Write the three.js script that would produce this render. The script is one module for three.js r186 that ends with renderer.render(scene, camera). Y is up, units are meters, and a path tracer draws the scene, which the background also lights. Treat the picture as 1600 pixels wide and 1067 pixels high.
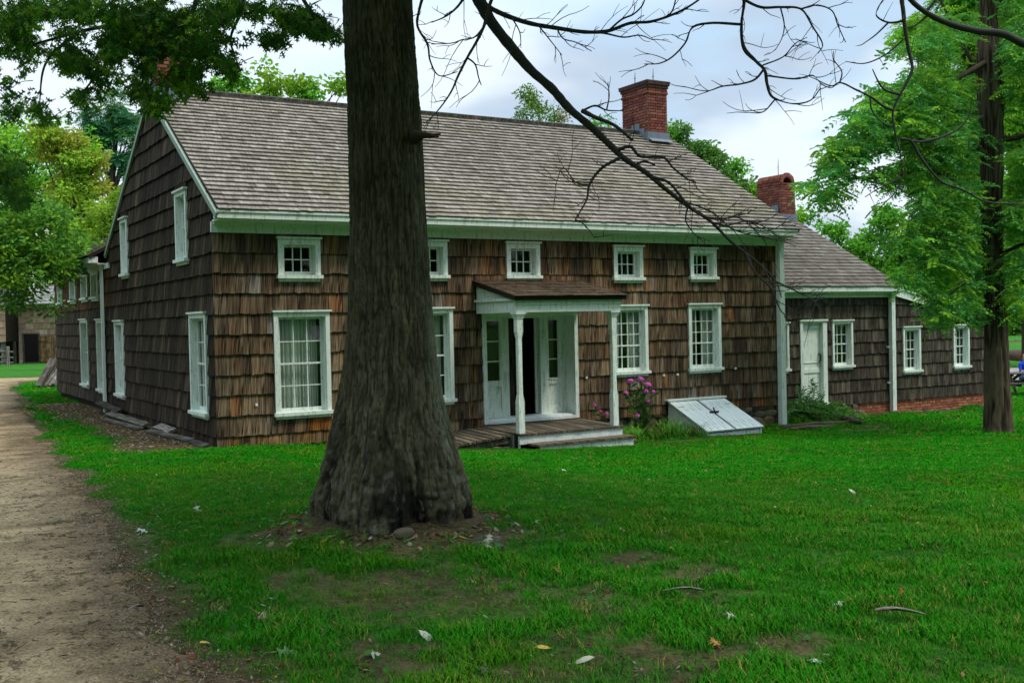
import * as THREE from 'three';
import { mergeGeometries, mergeVertices } from 'three/addons/utils/BufferGeometryUtils.js';
import { MarchingCubes } from 'three/addons/objects/MarchingCubes.js';

// ------------------------------------------------------------------ camera, sky, sun, exposure
const FOCAL = 1667, PW = 1600, PH = 1067;                 // focal length and size of the photograph in its own pixels
const scene = new THREE.Scene();
const camera = new THREE.PerspectiveCamera(2 * Math.atan(PH / 2 / FOCAL) * 180 / Math.PI, 1024 / 682, 0.1, 3000);
camera.position.set(-4.607, 1.743, 16.607);
camera.rotation.set(-0.0183, -0.5414, -0.022, 'YXZ');
camera.updateMatrixWorld(true);
const EXPOSURE = 1.42;

const sun = new THREE.DirectionalLight(0xfff1dc, 1.7);
sun.position.set(26, 62, 30);
sun.target.position.set(4, 0, 0);
sun.castShadow = true; sun.shadow.radius = 22; sun.shadow.mapSize.set(4096, 4096);
Object.assign(sun.shadow.camera, { left: -60, right: 60, top: 60, bottom: -60, near: 1, far: 220 });
sun.name = 'sun'; scene.add(sun, sun.target);

function rng(seed) { let a = seed >>> 0; return () => { a = (a + 0x6d2b79f5) | 0; let t = Math.imul(a ^ (a >>> 15), 1 | a); t = (t + Math.imul(t ^ (t >>> 7), 61 | t)) ^ t; return ((t ^ (t >>> 14)) >>> 0) / 4294967296; }; }
const clamp = (x, a = 0, b = 1) => Math.min(b, Math.max(a, x)), lerp = (a, b, t) => a + (b - a) * t, sstep = (a, b, x) => { const t = clamp((x - a) / (b - a)); return t * t * (3 - 2 * t); };
function hash3(x, y, z) { let h = Math.imul(x, 374761393) ^ Math.imul(y, 668265263) ^ Math.imul(z, 2147483647 - 1274126177); h = Math.imul(h ^ (h >>> 13), 1274126177); return ((h ^ (h >>> 16)) >>> 0) / 4294967296; }
function noise3(x, y, z) {
  const xi = Math.floor(x), yi = Math.floor(y), zi = Math.floor(z); let u = x - xi, v = y - yi, w = z - zi;
  u = u * u * (3 - 2 * u); v = v * v * (3 - 2 * v); w = w * w * (3 - 2 * w);
  const c = (a, b, d) => hash3(xi + a, yi + b, zi + d);
  return lerp(lerp(lerp(c(0, 0, 0), c(1, 0, 0), u), lerp(c(0, 1, 0), c(1, 1, 0), u), v), lerp(lerp(c(0, 0, 1), c(1, 0, 1), u), lerp(c(0, 1, 1), c(1, 1, 1), u), v), w);
}
const noise2 = (x, y) => noise3(x, y, 7);
function fbm(x, y, z = 0, o = 4) { let s = 0, a = 0.5, n = 0; for (let i = 0; i < o; i++) { s += a * noise3(x, y, z + i * 17); n += a; a *= 0.5; x *= 2.03; y *= 2.03; z *= 2.03; } return s / n; }

function makeSky() {                                       // an overcast summer sky: bright veil, soft grey-blue undersides
  const w = 2048, h = 1024, data = new Float32Array(w * h * 4);
  for (let j = 0; j < h; j++) {
    const el = ((j + 0.5) / h - 0.5) * Math.PI, sy = Math.sin(el), ce = Math.cos(el);
    for (let i = 0; i < w; i++) {
      const az = ((i + 0.5) / w - 0.5) * 2 * Math.PI, x = ce * Math.cos(az), z = ce * Math.sin(az), o = (j * w + i) * 4;
      let r, g, b;
      if (sy > -0.02) {
        const k = 1 / (Math.max(sy, 0) + 0.16), cx = x * k, cz = z * k;
        const c = fbm(cx * 1.1 + 3.1, cz * 1.1 - 1.7, 2.2, 5), f = fbm(cx * 3.4 + 9, cz * 3.4 + 4, 5.5, 4), s = fbm(cx * 0.6 - 5, cz * 0.6, 8, 3);
        const grey = sstep(0.47, 0.64, c * 0.68 + f * 0.32), thin = sstep(0.50, 0.66, s * 0.55 + f * 0.45);
        const wisp = 1 + (f - 0.5) * 0.22 + (c - 0.5) * 0.12;
        r = 0.655 * wisp; g = 0.74 * wisp; b = 0.825 * wisp;
        r = lerp(r, 0.30, grey * 0.85); g = lerp(g, 0.385, grey * 0.85); b = lerp(b, 0.50, grey * 0.85);
        r = lerp(r, 0.40, thin * 0.55); g = lerp(g, 0.60, thin * 0.55); b = lerp(b, 0.80, thin * 0.55);
        const low = Math.exp(-Math.max(sy, 0) * 9); r = lerp(r, 0.68, low * 0.5); g = lerp(g, 0.73, low * 0.5); b = lerp(b, 0.77, low * 0.5);
        const up = 1 + 1.45 * sstep(0.30, 0.95, sy); r *= lerp(1, up, 1.0); g *= up; b *= lerp(1, up, 0.92);
      } else { r = 0.05; g = 0.08; b = 0.04; }
      data[o] = r; data[o + 1] = g; data[o + 2] = b; data[o + 3] = 1;
    }
  }
  const t = new THREE.DataTexture(data, w, h, THREE.RGBAFormat, THREE.FloatType);
  t.mapping = THREE.EquirectangularReflectionMapping; t.magFilter = THREE.LinearFilter; t.minFilter = THREE.LinearFilter; t.wrapS = THREE.RepeatWrapping; t.needsUpdate = true;
  return t;
}
const skyTexture = makeSky();
scene.background = skyTexture; scene.environment = skyTexture;

// ------------------------------------------------------------------ helpers
const _v = new THREE.Vector3();
function at(px, py, depth) { return new THREE.Vector3((px - PW / 2) / FOCAL * depth, -(py - PH / 2) / FOCAL * depth, -depth).applyMatrix4(camera.matrixWorld); }
const FORWARD = new THREE.Vector3(0, 0, -1).transformDirection(camera.matrixWorld);
const depthOf = (p) => _v.copy(p).sub(camera.position).dot(FORWARD);
const inView = (p, m = 1.04) => { const q = _v.copy(p).project(camera); return Math.abs(q.x) < m && Math.abs(q.y) < m && q.z < 1; };

const GX = [[-400, 2.0], [-60, 0.3], [-12, -0.05], [-2, -0.08], [0, -0.1], [2.5, -0.24], [4.7, -0.38], [6.6, -0.45], [12, -0.6], [17.5, -0.74], [21, -0.92], [26, -1.08], [40, -1.2], [80, -1.2], [400, 1.5]];
const TREE = at(614, 800, 9.4);
function lawnHeight(x) { for (let i = 1; i < GX.length; i++) if (x < GX[i][0]) { const t = (x - GX[i - 1][0]) / (GX[i][0] - GX[i - 1][0]); return lerp(GX[i - 1][1], GX[i][1], t); } return GX.at(-1)[1]; }
function smoothLawn(x) { return (lawnHeight(x - 1) + lawnHeight(x - 0.4) + lawnHeight(x) * 2 + lawnHeight(x + 0.4) + lawnHeight(x + 1)) / 6; }
function ground(x, z) {
  const slope = sstep(-24, -8, z) * 0.85 + 0.15;
  let y = lerp(-0.12, smoothLawn(x), slope);
  const d2 = (x - TREE.x) ** 2 + (z - TREE.z) ** 2;
  y += 0.23 * Math.exp(-d2 / 1.5) + 0.17 * Math.exp(-((x - 20.3) ** 2) / 0.45 - ((z + 1.15) ** 2) / 0.2) + (fbm(x * 0.35, z * 0.35, 1, 3) - 0.5) * 0.07 * sstep(1.0, 5, z + 1) + (fbm(x * 1.9, z * 1.9, 3, 2) - 0.5) * 0.03;
  return y;
}
function onGround(px, py) { let lo = 1, hi = 400; for (let i = 0; i < 60; i++) { const m = (lo + hi) / 2, p = at(px, py, m); if (p.y > ground(p.x, p.z)) lo = m; else hi = m; } return at(px, py, lo); }
const standing = (px, depth) => { const p = at(px, 600, depth); p.y = ground(p.x, p.z); return p; };

const counts = {};
function numbered(name) { const n = counts[name] = (counts[name] ?? -1) + 1; return n ? name + '_' + String(n).padStart(3, '0') : name; }
function tag(o, label, category, group) { o.userData.label = label; if (category) o.userData.category = category; if (group) o.userData.group = group; return o; }
function thing(name, label, category, pos, group) { const o = new THREE.Group(); o.name = numbered(name); if (pos) o.position.copy(pos); tag(o, label, category, group); scene.add(o); return o; }
function part(name, geo, mat, parent, label) { const m = new THREE.Mesh(Array.isArray(geo) ? merge(geo) : geo, mat); m.name = name; m.castShadow = m.receiveShadow = true; if (label) m.userData.label = label; parent.add(m); return m; }
function holder(name, parent, label) { const g = new THREE.Group(); g.name = name; if (label) g.userData.label = label; parent.add(g); return g; }
function structure(name, geo, mat) { const m = part(name, geo, mat, scene); m.name = numbered(name); m.userData.kind = 'structure'; return m; }
function instances(name, geo, mat, list, parent, stuff) {        // list: [matrix, color]
  const m = new THREE.InstancedMesh(geo, mat, list.length); m.name = name; m.castShadow = m.receiveShadow = true;
  list.forEach(([mx, c], i) => { m.setMatrixAt(i, mx); if (c) m.setColorAt(i, c); });
  if (stuff) m.userData.kind = 'stuff';
  parent.add(m); return m;
}
function prep(g) { g = g.index ? g.toNonIndexed() : g; if (!g.attributes.uv) g.setAttribute('uv', new THREE.BufferAttribute(new Float32Array(g.attributes.position.count * 2), 2)); return g; }
function merge(list) {
  list = list.map(prep);
  if (list.some((g) => g.attributes.color)) for (const g of list) if (!g.attributes.color) paint(g, [1, 1, 1]);
  for (const g of list) for (const k of Object.keys(g.attributes)) if (!['position', 'normal', 'uv', 'color'].includes(k)) g.deleteAttribute(k);
  return list.length === 1 ? list[0] : mergeGeometries(list);
}
function paint(g, c) { const n = g.attributes.position.count, a = new Float32Array(n * 3); for (let i = 0; i < n; i++) a.set(c, i * 3); g.setAttribute('color', new THREE.BufferAttribute(a, 3)); return g; }
function box(x0, x1, y0, y1, z0, z1) {                      // axis-aligned box with uv in metres
  const g = new THREE.BoxGeometry(x1 - x0, y1 - y0, z1 - z0); g.translate((x0 + x1) / 2, (y0 + y1) / 2, (z0 + z1) / 2);
  const p = g.attributes.position, n = g.attributes.normal, u = g.attributes.uv;
  for (let i = 0; i < p.count; i++) { const X = p.getX(i), Y = p.getY(i), Z = p.getZ(i); if (Math.abs(n.getX(i)) > 0.5) u.setXY(i, Z, Y); else if (Math.abs(n.getY(i)) > 0.5) u.setXY(i, X, Z); else u.setXY(i, X, Y); }
  return g;
}
function along(a, b, w, h, up = new THREE.Vector3(0, 1, 0)) { // a bar from a to b
  const d = b.clone().sub(a), l = d.length(), g = box(-w / 2, w / 2, -h / 2, h / 2, 0, l), m = new THREE.Matrix4();
  const z = d.normalize(), x = up.clone().cross(z).normalize(), y = z.clone().cross(x); m.makeBasis(x, y, z).setPosition(a); return g.applyMatrix4(m);
}
function prism(pts, z0, z1, holes = []) {                   // outline in x,y pushed along z
  const s = new THREE.Shape(pts.map(([x, y]) => new THREE.Vector2(x, y)));
  for (const h of holes) s.holes.push(new THREE.Path(h.map(([x, y]) => new THREE.Vector2(x, y))));
  const g = new THREE.ExtrudeGeometry(s, { depth: z1 - z0, bevelEnabled: false }); g.translate(0, 0, z0); return g;
}
const rect = (x0, x1, y0, y1) => [[x0, y0], [x1, y0], [x1, y1], [x0, y1]];
function limb(points, radii, sides = 7, steps = 0, wobble = 0, seed = 1) {   // tapered bent tube through points
  const curve = new THREE.CatmullRomCurve3(points, false, 'centripetal'), n = steps || Math.max(4, points.length * 4), fr = curve.computeFrenetFrames(n, false), R = rng(seed);
  const pos = [], nor = [], uv = [], idx = []; let len = 0, last = null;
  for (let i = 0; i <= n; i++) {
    const t = i / n, c = curve.getPoint(t), f = t * (radii.length - 1), k = Math.min(Math.floor(f), radii.length - 2), r0 = lerp(radii[k], radii[k + 1], f - k), r = r0 * (1 + (R() - 0.5) * wobble);
    if (last) len += c.distanceTo(last); last = c;
    for (let s = 0; s <= sides; s++) { const a = s / sides * Math.PI * 2, nx = Math.cos(a), ny = Math.sin(a), N = fr.normals[i].clone().multiplyScalar(nx).addScaledVector(fr.binormals[i], ny); pos.push(c.x + N.x * r, c.y + N.y * r, c.z + N.z * r); nor.push(N.x, N.y, N.z); uv.push(s / sides * 6.28 * radii[0], len); }
  }
  for (let i = 0; i < n; i++) for (let s = 0; s < sides; s++) { const a = i * (sides + 1) + s, b = a + sides + 1; idx.push(a, a + 1, b, b, a + 1, b + 1); }
  const g = new THREE.BufferGeometry(); g.setAttribute('position', new THREE.Float32BufferAttribute(pos, 3)); g.setAttribute('normal', new THREE.Float32BufferAttribute(nor, 3)); g.setAttribute('uv', new THREE.Float32BufferAttribute(uv, 2)); g.setIndex(idx); return g;
}
function texture(w, h, fn, srgb = false) {
  const d = new Uint8Array(w * h * 4);
  for (let j = 0; j < h; j++) for (let i = 0; i < w; i++) { const c = fn(i / w, j / h, i, j), o = (j * w + i) * 4; if (typeof c === 'number') d[o] = d[o + 1] = d[o + 2] = clamp(c) * 255; else { d[o] = clamp(c[0]) * 255; d[o + 1] = clamp(c[1]) * 255; d[o + 2] = clamp(c[2]) * 255; } d[o + 3] = 255; }
  const t = new THREE.DataTexture(d, w, h); t.wrapS = t.wrapT = THREE.RepeatWrapping; t.magFilter = THREE.LinearFilter; t.minFilter = THREE.LinearMipmapLinearFilter; t.needsUpdate = true; if (srgb) t.colorSpace = THREE.SRGBColorSpace; return t;
}
const scaled = (t, sx, sy, ox = 0, oy = 0) => { const c = t.clone(); c.repeat.set(sx, sy); c.offset.set(ox, oy); c.needsUpdate = true; return c; };
function pnoise(u, v, fx, fy, o = 4, z = 0) {                // tiling noise: blend across the seam
  const s = sstep(0.8, 1, u), t = sstep(0.8, 1, v), a = fbm(u * fx, v * fy, z, o); if (!s && !t) return a;
  const b = s ? fbm((u - 1) * fx, v * fy, z, o) : 0, c = t ? fbm(u * fx, (v - 1) * fy, z, o) : 0, d = s && t ? fbm((u - 1) * fx, (v - 1) * fy, z, o) : 0;
  return lerp(lerp(a, b, s), lerp(c, d, s), t);
}
const mat = (o) => new THREE.MeshPhysicalMaterial({ roughness: 0.85, metalness: 0, specularIntensity: 0.22, ...o });
const rgb = (r, g, b) => new THREE.Color().setRGB(r, g, b);

// ------------------------------------------------------------------ materials
const grainTex = texture(512, 512, (u, v) => { const a = pnoise(u, v, 70, 2.4, 3, 1), b = pnoise(u, v, 190, 6, 2, 4), c = pnoise(u, v, 12, 3, 3, 8); const k = sstep(0.62, 0.78, pnoise(u, v, 46, 1.6, 2, 13)); return clamp((0.62 + 1.35 * (a - 0.5) + 0.7 * (b - 0.5) + 0.9 * (c - 0.5)) * (1 - 0.55 * k)); });
const softGrain = texture(512, 512, (u, v) => clamp(0.62 + 0.55 * (pnoise(u, v, 60, 2.4, 3, 21) - 0.5) + 0.3 * (pnoise(u, v, 8, 3, 3, 22) - 0.5)));
const plainTex = texture(512, 512, (u, v) => 0.80 + 0.30 * (pnoise(u, v, 9, 9, 5, 3) - 0.5) + 0.20 * (pnoise(u, v, 60, 60, 2, 6) - 0.5));
const paintTex = texture(512, 512, (u, v) => { const dirt = sstep(0.50, 0.78, pnoise(u, v, 26, 4, 4, 2)), chip = sstep(0.70, 0.74, pnoise(u, v, 40, 24, 3, 9)); const k = 0.97 - 0.30 * dirt + 0.10 * (pnoise(u, v, 90, 8, 2, 3) - 0.5) - 0.28 * chip; return [k * (1 - 0.03 * dirt), k, k * (1 - 0.05 * dirt)]; });
const M = {};
M.white = mat({ color: rgb(0.68, 0.76, 0.715), map: paintTex, bumpMap: grainTex, bumpScale: 0.0015, roughness: 0.6 });
M.rake = mat({ color: rgb(0.27, 0.35, 0.30), map: paintTex, roughness: 0.7 });
M.whiteOld = mat({ color: rgb(0.64, 0.71, 0.72), map: scaled(paintTex, 1.7, 1.3, 0.3, 0.2), bumpMap: grainTex, bumpScale: 0.003, roughness: 0.75 });
M.shingle = mat({ vertexColors: true, map: scaled(grainTex, 1.6, 1.1), bumpMap: scaled(grainTex, 1.6, 1.1), bumpScale: 0.006, roughness: 0.9 });
M.roof = mat({ vertexColors: true, map: scaled(softGrain, 1.3, 1.0), bumpMap: scaled(grainTex, 1.3, 1), bumpScale: 0.003, roughness: 0.88 });
M.backing = mat({ color: rgb(0.022, 0.017, 0.013), roughness: 0.95 });
M.inside = mat({ color: rgb(0.10, 0.09, 0.08), roughness: 0.95 });
M.glass = new THREE.MeshPhysicalMaterial({ color: 0xffffff, transmission: 1, thickness: 0, roughness: 0.03, metalness: 0, ior: 1.5 });
M.curtain = new THREE.MeshPhysicalMaterial({ color: rgb(0.42, 0.50, 0.44), roughness: 1, transmission: 0.15, thickness: 0, side: THREE.DoubleSide });
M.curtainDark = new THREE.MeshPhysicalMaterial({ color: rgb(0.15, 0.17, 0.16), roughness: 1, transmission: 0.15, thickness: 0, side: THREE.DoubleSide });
M.lead = mat({ color: rgb(0.20, 0.235, 0.29), map: plainTex, roughness: 0.55, metalness: 0.3 });
M.iron = mat({ color: rgb(0.035, 0.033, 0.032), roughness: 0.6, metalness: 0.6 });
M.mortar = mat({ color: rgb(0.42, 0.34, 0.29), map: plainTex, roughness: 0.95 });
M.bricks = [[0.24, 0.075, 0.055], [0.20, 0.062, 0.05], [0.27, 0.10, 0.07], [0.16, 0.055, 0.048], [0.29, 0.12, 0.085], [0.22, 0.085, 0.072]].map((c, i) => mat({ color: rgb(...c), map: scaled(plainTex, 2, 2, i * 0.17, i * 0.31), bumpMap: plainTex, bumpScale: 0.004, roughness: 0.92 }));
M.brickOrange = [[0.40, 0.15, 0.08], [0.33, 0.115, 0.065], [0.44, 0.19, 0.11], [0.26, 0.095, 0.06]].map((c) => mat({ color: rgb(...c), map: plainTex, bumpMap: plainTex, bumpScale: 0.004, roughness: 0.92 }));
M.brickDark = [[0.10, 0.05, 0.045], [0.075, 0.045, 0.043]].map((c) => mat({ color: rgb(...c), map: plainTex, roughness: 0.95 }));
M.stones = [[0.15, 0.125, 0.09], [0.10, 0.09, 0.07], [0.19, 0.16, 0.12], [0.07, 0.065, 0.06], [0.16, 0.115, 0.07]].map((c, i) => mat({ color: rgb(...c), map: scaled(plainTex, 3, 3, i * 0.2, 0), bumpMap: plainTex, bumpScale: 0.01, roughness: 0.95 }));
M.deck = [[0.20, 0.165, 0.12], [0.17, 0.145, 0.105], [0.24, 0.20, 0.145], [0.15, 0.13, 0.10]].map((c, i) => mat({ color: rgb(...c), map: scaled(grainTex, 1.5, 0.8, i * 0.23, i * 0.4), bumpMap: grainTex, bumpScale: 0.004, roughness: 0.9 }));
M.greyWood = [[0.21, 0.195, 0.17], [0.14, 0.13, 0.11], [0.29, 0.275, 0.25], [0.085, 0.075, 0.065]].map((c, i) => mat({ color: rgb(...c), map: scaled(grainTex, 2, 1, i * 0.2, 0.1), bumpMap: grainTex, bumpScale: 0.006, roughness: 0.92 }));
M.bark = mat({ vertexColors: true, map: scaled(plainTex, 3, 3), bumpMap: scaled(grainTex, 5, 5), bumpScale: 0.012, roughness: 0.95 });
M.bareBranch = mat({ color: rgb(0.07, 0.068, 0.066), map: scaled(plainTex, 6, 3), roughness: 0.95 });
M.branch = mat({ color: rgb(0.075, 0.06, 0.045), map: scaled(plainTex, 5, 2), roughness: 0.95 });
M.trunk = mat({ vertexColors: true, map: scaled(plainTex, 2, 1), bumpMap: scaled(plainTex, 5, 1.2), bumpScale: 0.02, roughness: 0.95 });
const leafMat = (t = 0.45) => new THREE.MeshPhysicalMaterial({ color: 0xffffff, roughness: 0.85, transmission: t, thickness: 0, side: THREE.DoubleSide, specularIntensity: 0.12 });
M.leaf = leafMat(0.42); M.oakLeaf = leafMat(0.30);
M.grass = new THREE.MeshPhysicalMaterial({ color: 0xffffff, roughness: 0.9, side: THREE.DoubleSide, specularIntensity: 0.06 });
// ------------------------------------------------------------------ ground, path
const pathSpine = [[-0.9, -31, 2.2], [-1.5, -27, 1.7], [-1.95, -23, 1.4], [-2.25, -16, 1.15], [-2.75, -9, 1.0], [-3.1, -3, 0.95], [-3.35, 1.5, 0.9], [-3.55, 4.5, 0.9], [-3.85, 7.2, 0.95], [-4.05, 9.5, 1.0], [-4.3, 12, 1.1], [-4.7, 17, 1.2]];
function pathAt(z) { const s = pathSpine; if (z <= s[0][1]) return s[0]; for (let i = 1; i < s.length; i++) if (z < s[i][1]) { const t = (z - s[i - 1][1]) / (s[i][1] - s[i - 1][1]); return [lerp(s[i - 1][0], s[i][0], t), z, lerp(s[i - 1][2], s[i][2], t)]; } return s.at(-1); }
// signed distance-like value: < 0 on the gravel, grows into the lawn
function offPath(x, z) {
  if (z > 20) return 9;
  const [c, , w] = pathAt(Math.max(z, -31)); let d = Math.abs(x - c) - w + (fbm(x * 0.9, z * 0.9, 11, 3) - 0.5) * 0.5;
  if (z < -26) d = Math.min(z < -31 ? 9 : d, Math.abs(z + 30 - 0.06 * (x + 1)) - 1.7 + (fbm(x * 0.5, z * 0.5, 12, 3) - 0.5) * 0.8);
  return d;
}
const dirtSpots = [[-1.72, 10.45, 0.62, 0.55], [-1.35, 9.7, 0.35, 0.3], [-1.0, 12.0, 0.55, 0.4], [-0.55, 12.25, 0.7, 0.3], [0.45, 10.65, 0.55, 0.25], [0.1, 11.2, 0.6, 0.3], [-1.62, 7.95, 0.75, 0.35], [0.35, 9.9, 0.3, 0.28], [-0.55, 8.9, 1.15, 0.42], [0.5, 8.1, 0.35, 0.4], [-2.0, 9.2, 0.35, 0.5], [-2.3, 11.3, 0.5, 0.7], [12.9, 1.5, 0.7, 0.3], [13.8, 1.1, 0.6, 0.25], [8.1, 1.55, 1.2, 0.16], [15.6, 0.9, 0.4, 0.2]];
function bare(x, z) {                                       // 0 lawn .. 1 bare soil
  let b = 0; const n = fbm(x * 1.7, z * 1.7, 21, 4) - 0.5, m = noise3(x * 9, 3, z * 9);
  for (const [cx, cz, rx, rz] of dirtSpots) { const d = Math.hypot((x - cx) / rx, (z - cz) / rz) + n * 2.6 + (m - 0.5) * 1.5; b = Math.max(b, (1 - sstep(0.10, 1.15, d)) * 0.78); }
  const t = Math.hypot(x - TREE.x, z - TREE.z); b = Math.max(b, (1 - sstep(0.68, 1.0, t + n * 1.3)) * (z > TREE.z - 0.2 ? 0.95 : 0.3));
  // leaf-strewn soil beside the gable and rear wing
  if (z < 1 && z > -17 && x < 0.1) { const edge = lerp(-1.15, -1.75, sstep(-2, 0.2, z)); b = Math.max(b, sstep(edge - 0.5, edge + 0.5, x + n * 0.9) * (1 - sstep(-0.4, 0.5, z + n * 0.8 - x * 0.25)) * sstep(-13.6, -12.4, z)); }
  b = Math.max(b, 1 - sstep(-0.05, 0.34, offPath(x, z) + n * 0.5));
  if (z > 6) b = Math.max(b, (1 - sstep(0.0, 0.5, offPath(x, z) + n * 0.7)) * 0.8);   // worn margin near the camera
  if (x > 14.5 && x < 22 && z < -0.4 && z > -3) b = Math.max(b, sstep(-0.95, -1.35, z + n * 0.8) * sstep(15.4, 16.0, x) * 0.9);
  const spots = fbm(x * 1.1 + 40, z * 1.1, 31, 4) + (m - 0.5) * 0.12; if (z > 5) b = Math.max(b, sstep(0.56, 0.74, spots) * sstep(6.5, 9.5, z) * 0.6 * (1 - sstep(0.6, 2.6, x)));
  return clamp(b);
}
function axis(spans) { const out = []; for (const [a, b, s] of spans) for (let v = a; v < b - 1e-6; v += s) out.push(v); out.push(spans.at(-1)[1]); return out; }
{
  const xs = axis([[-900, -200, 100], [-200, -40, 20], [-40, -8, 2], [-8, 5, 0.085], [5, 24, 0.2], [24, 60, 2], [60, 200, 20], [200, 900, 100]]), zs = axis([[-900, -200, 100], [-200, -60, 20], [-60, -36, 2], [-36, -14, 0.4], [-14, -2, 0.2], [-2, 14, 0.085], [14, 22, 0.5], [22, 60, 4], [60, 300, 40]]);
  const pos = [], uv = [], col = [], idx = [];
  for (const z of zs) for (const x of xs) {
    pos.push(x, ground(x, z), z); uv.push(x, z);
    const b = bare(x, z), n = fbm(x * 2.3, z * 2.3, 41, 3), g = [0.010 + 0.022 * n, 0.060 + 0.055 * n, 0.006], far = sstep(24, 40, Math.hypot(x - 4, z)), q = 0.55 + 0.9 * fbm(x * 5.5, z * 5.5, 43, 3), s = [(0.06 + 0.05 * n) * q, (0.043 + 0.034 * n) * q, (0.024 + 0.02 * n) * q];
    g[0] = lerp(g[0], 0.035, far); g[1] = lerp(g[1], 0.17, far); g[2] = lerp(g[2], 0.012, far);
    col.push(lerp(g[0], s[0], b), lerp(g[1], s[1], b), lerp(g[2], s[2], b));
  }
  const w = xs.length; for (let j = 0; j < zs.length - 1; j++) for (let i = 0; i < w - 1; i++) { const a = j * w + i; idx.push(a, a + w, a + 1, a + 1, a + w, a + w + 1); }
  const g = new THREE.BufferGeometry(); g.setAttribute('position', new THREE.Float32BufferAttribute(pos, 3)); g.setAttribute('uv', new THREE.Float32BufferAttribute(uv, 2)); g.setAttribute('color', new THREE.Float32BufferAttribute(col, 3)); g.setIndex(idx); g.computeVertexNormals();
  const soil = texture(1024, 1024, (u, v) => { const k = 0.62 + 0.6 * (pnoise(u, v, 14, 14, 5, 1) - 0.5) + 0.8 * (pnoise(u, v, 90, 90, 3, 2) - 0.5); return [k * 1.3, k * 1.3, k * 1.3]; });
  structure('ground', g, mat({ vertexColors: true, map: scaled(soil, 0.5, 0.5), bumpMap: scaled(soil, 0.5, 0.5), bumpScale: 0.02, roughness: 0.97 }));
}
const gravelTex = texture(1024, 1024, (u, v) => { const f = pnoise(u, v, 150, 150, 2, 2), k = 0.66 + 0.55 * (pnoise(u, v, 8, 8, 5, 1) - 0.5) + 0.9 * (f - 0.5), d = sstep(0.66, 0.74, pnoise(u, v, 40, 22, 3, 5)); const q = k * 1.25 * (1 - 0.6 * d); return [q, q * 0.985, q * 0.96]; });
{
  const pos = [], uv = [], col = [], idx = [], rows = 900, across = 40;
  for (let j = 0; j <= rows; j++) {
    const z = lerp(-31.5, 17, j / rows), [c, , w] = pathAt(z);
    for (let i = 0; i <= across; i++) {
      const k = i / across * 2 - 1, x = c + k * (w + 0.28), d = offPath(x, z), sink = sstep(-0.16, 0.06, d + (fbm(x * 6, z * 6, 57, 2) - 0.5) * 0.35) * 0.04;
      pos.push(x, ground(x, z) + 0.012 - sink + 0.014 * (1 - k * k), z); uv.push(x, z);
      const n = fbm(x * 1.4, z * 1.4, 51, 4), m = sstep(-0.75, 0.0, d + (n - 0.5) * 0.9 + (fbm(x * 7, z * 7, 58, 2) - 0.5) * 0.5), dark = sstep(0.5, 0.75, fbm(x * 1.2, z * 3.0, 55, 3)) * 0.45;
      let base = [0.37, 0.285, 0.175].map((q) => q * (0.80 + 0.5 * n) * (1 - dark)); const soil = [0.13, 0.095, 0.06];
      col.push(...base.map((q, t) => lerp(q, soil[t], m * 0.8)));
    }
  }
  const w = across + 1; for (let j = 0; j < rows; j++) for (let i = 0; i < across; i++) { const a = j * w + i; idx.push(a, a + w, a + 1, a + 1, a + w, a + w + 1); }
  const g = new THREE.BufferGeometry(); g.setAttribute('position', new THREE.Float32BufferAttribute(pos, 3)); g.setAttribute('uv', new THREE.Float32BufferAttribute(uv, 2)); g.setAttribute('color', new THREE.Float32BufferAttribute(col, 3)); g.setIndex(idx); g.computeVertexNormals();
  const gm = mat({ vertexColors: true, map: scaled(gravelTex, 0.55, 0.55), bumpMap: scaled(gravelTex, 0.55, 0.55), bumpScale: 0.022, roughness: 0.97 });
  structure('gravel_path', g, gm);
  const p2 = [], u2 = [], c2 = [], i2 = [];
  for (let j = 0; j <= 40; j++) for (let i = 0; i <= 10; i++) { const x = lerp(-6, 16, j / 40), z = -30 + 0.06 * (x + 1) + (i / 10 - 0.5) * 3.2 * (1 + 0.12 * Math.sin(x * 1.7)); p2.push(x, ground(x, z) + 0.012 - (i % 10 ? 0 : 0.05), z); u2.push(x, z); const n = 0.85 + 0.3 * fbm(x, z, 5, 3); c2.push(0.30 * n, 0.26 * n, 0.2 * n); }
  for (let j = 0; j < 40; j++) for (let i = 0; i < 10; i++) { const a = j * 11 + i; i2.push(a, a + 1, a + 11, a + 1, a + 12, a + 11); }
  const h = new THREE.BufferGeometry(); h.setAttribute('position', new THREE.Float32BufferAttribute(p2, 3)); h.setAttribute('uv', new THREE.Float32BufferAttribute(u2, 2)); h.setAttribute('color', new THREE.Float32BufferAttribute(c2, 3)); h.setIndex(i2); h.computeVertexNormals();
  structure('gravel_track', h, gm);
}
// paved yard far right
{ const pos = [], idx = [], uv = []; for (let j = 0; j <= 12; j++) for (let i = 0; i <= 12; i++) { const p = onGround(1530 + i * 22, 577 + j * 1.75); pos.push(p.x, p.y + 0.07, p.z); uv.push(p.x, p.z); if (i && j) { const a = (j - 1) * 13 + i - 1; idx.push(a, a + 13, a + 1, a + 1, a + 13, a + 14); } }
  const g = new THREE.BufferGeometry(); g.setAttribute('position', new THREE.Float32BufferAttribute(pos, 3)); g.setAttribute('uv', new THREE.Float32BufferAttribute(uv, 2)); g.setIndex(idx); g.computeVertexNormals();
  structure('paved_yard', g, mat({ color: rgb(0.36, 0.34, 0.34), map: scaled(gravelTex, 0.3, 0.3), roughness: 0.95 })); }
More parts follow.
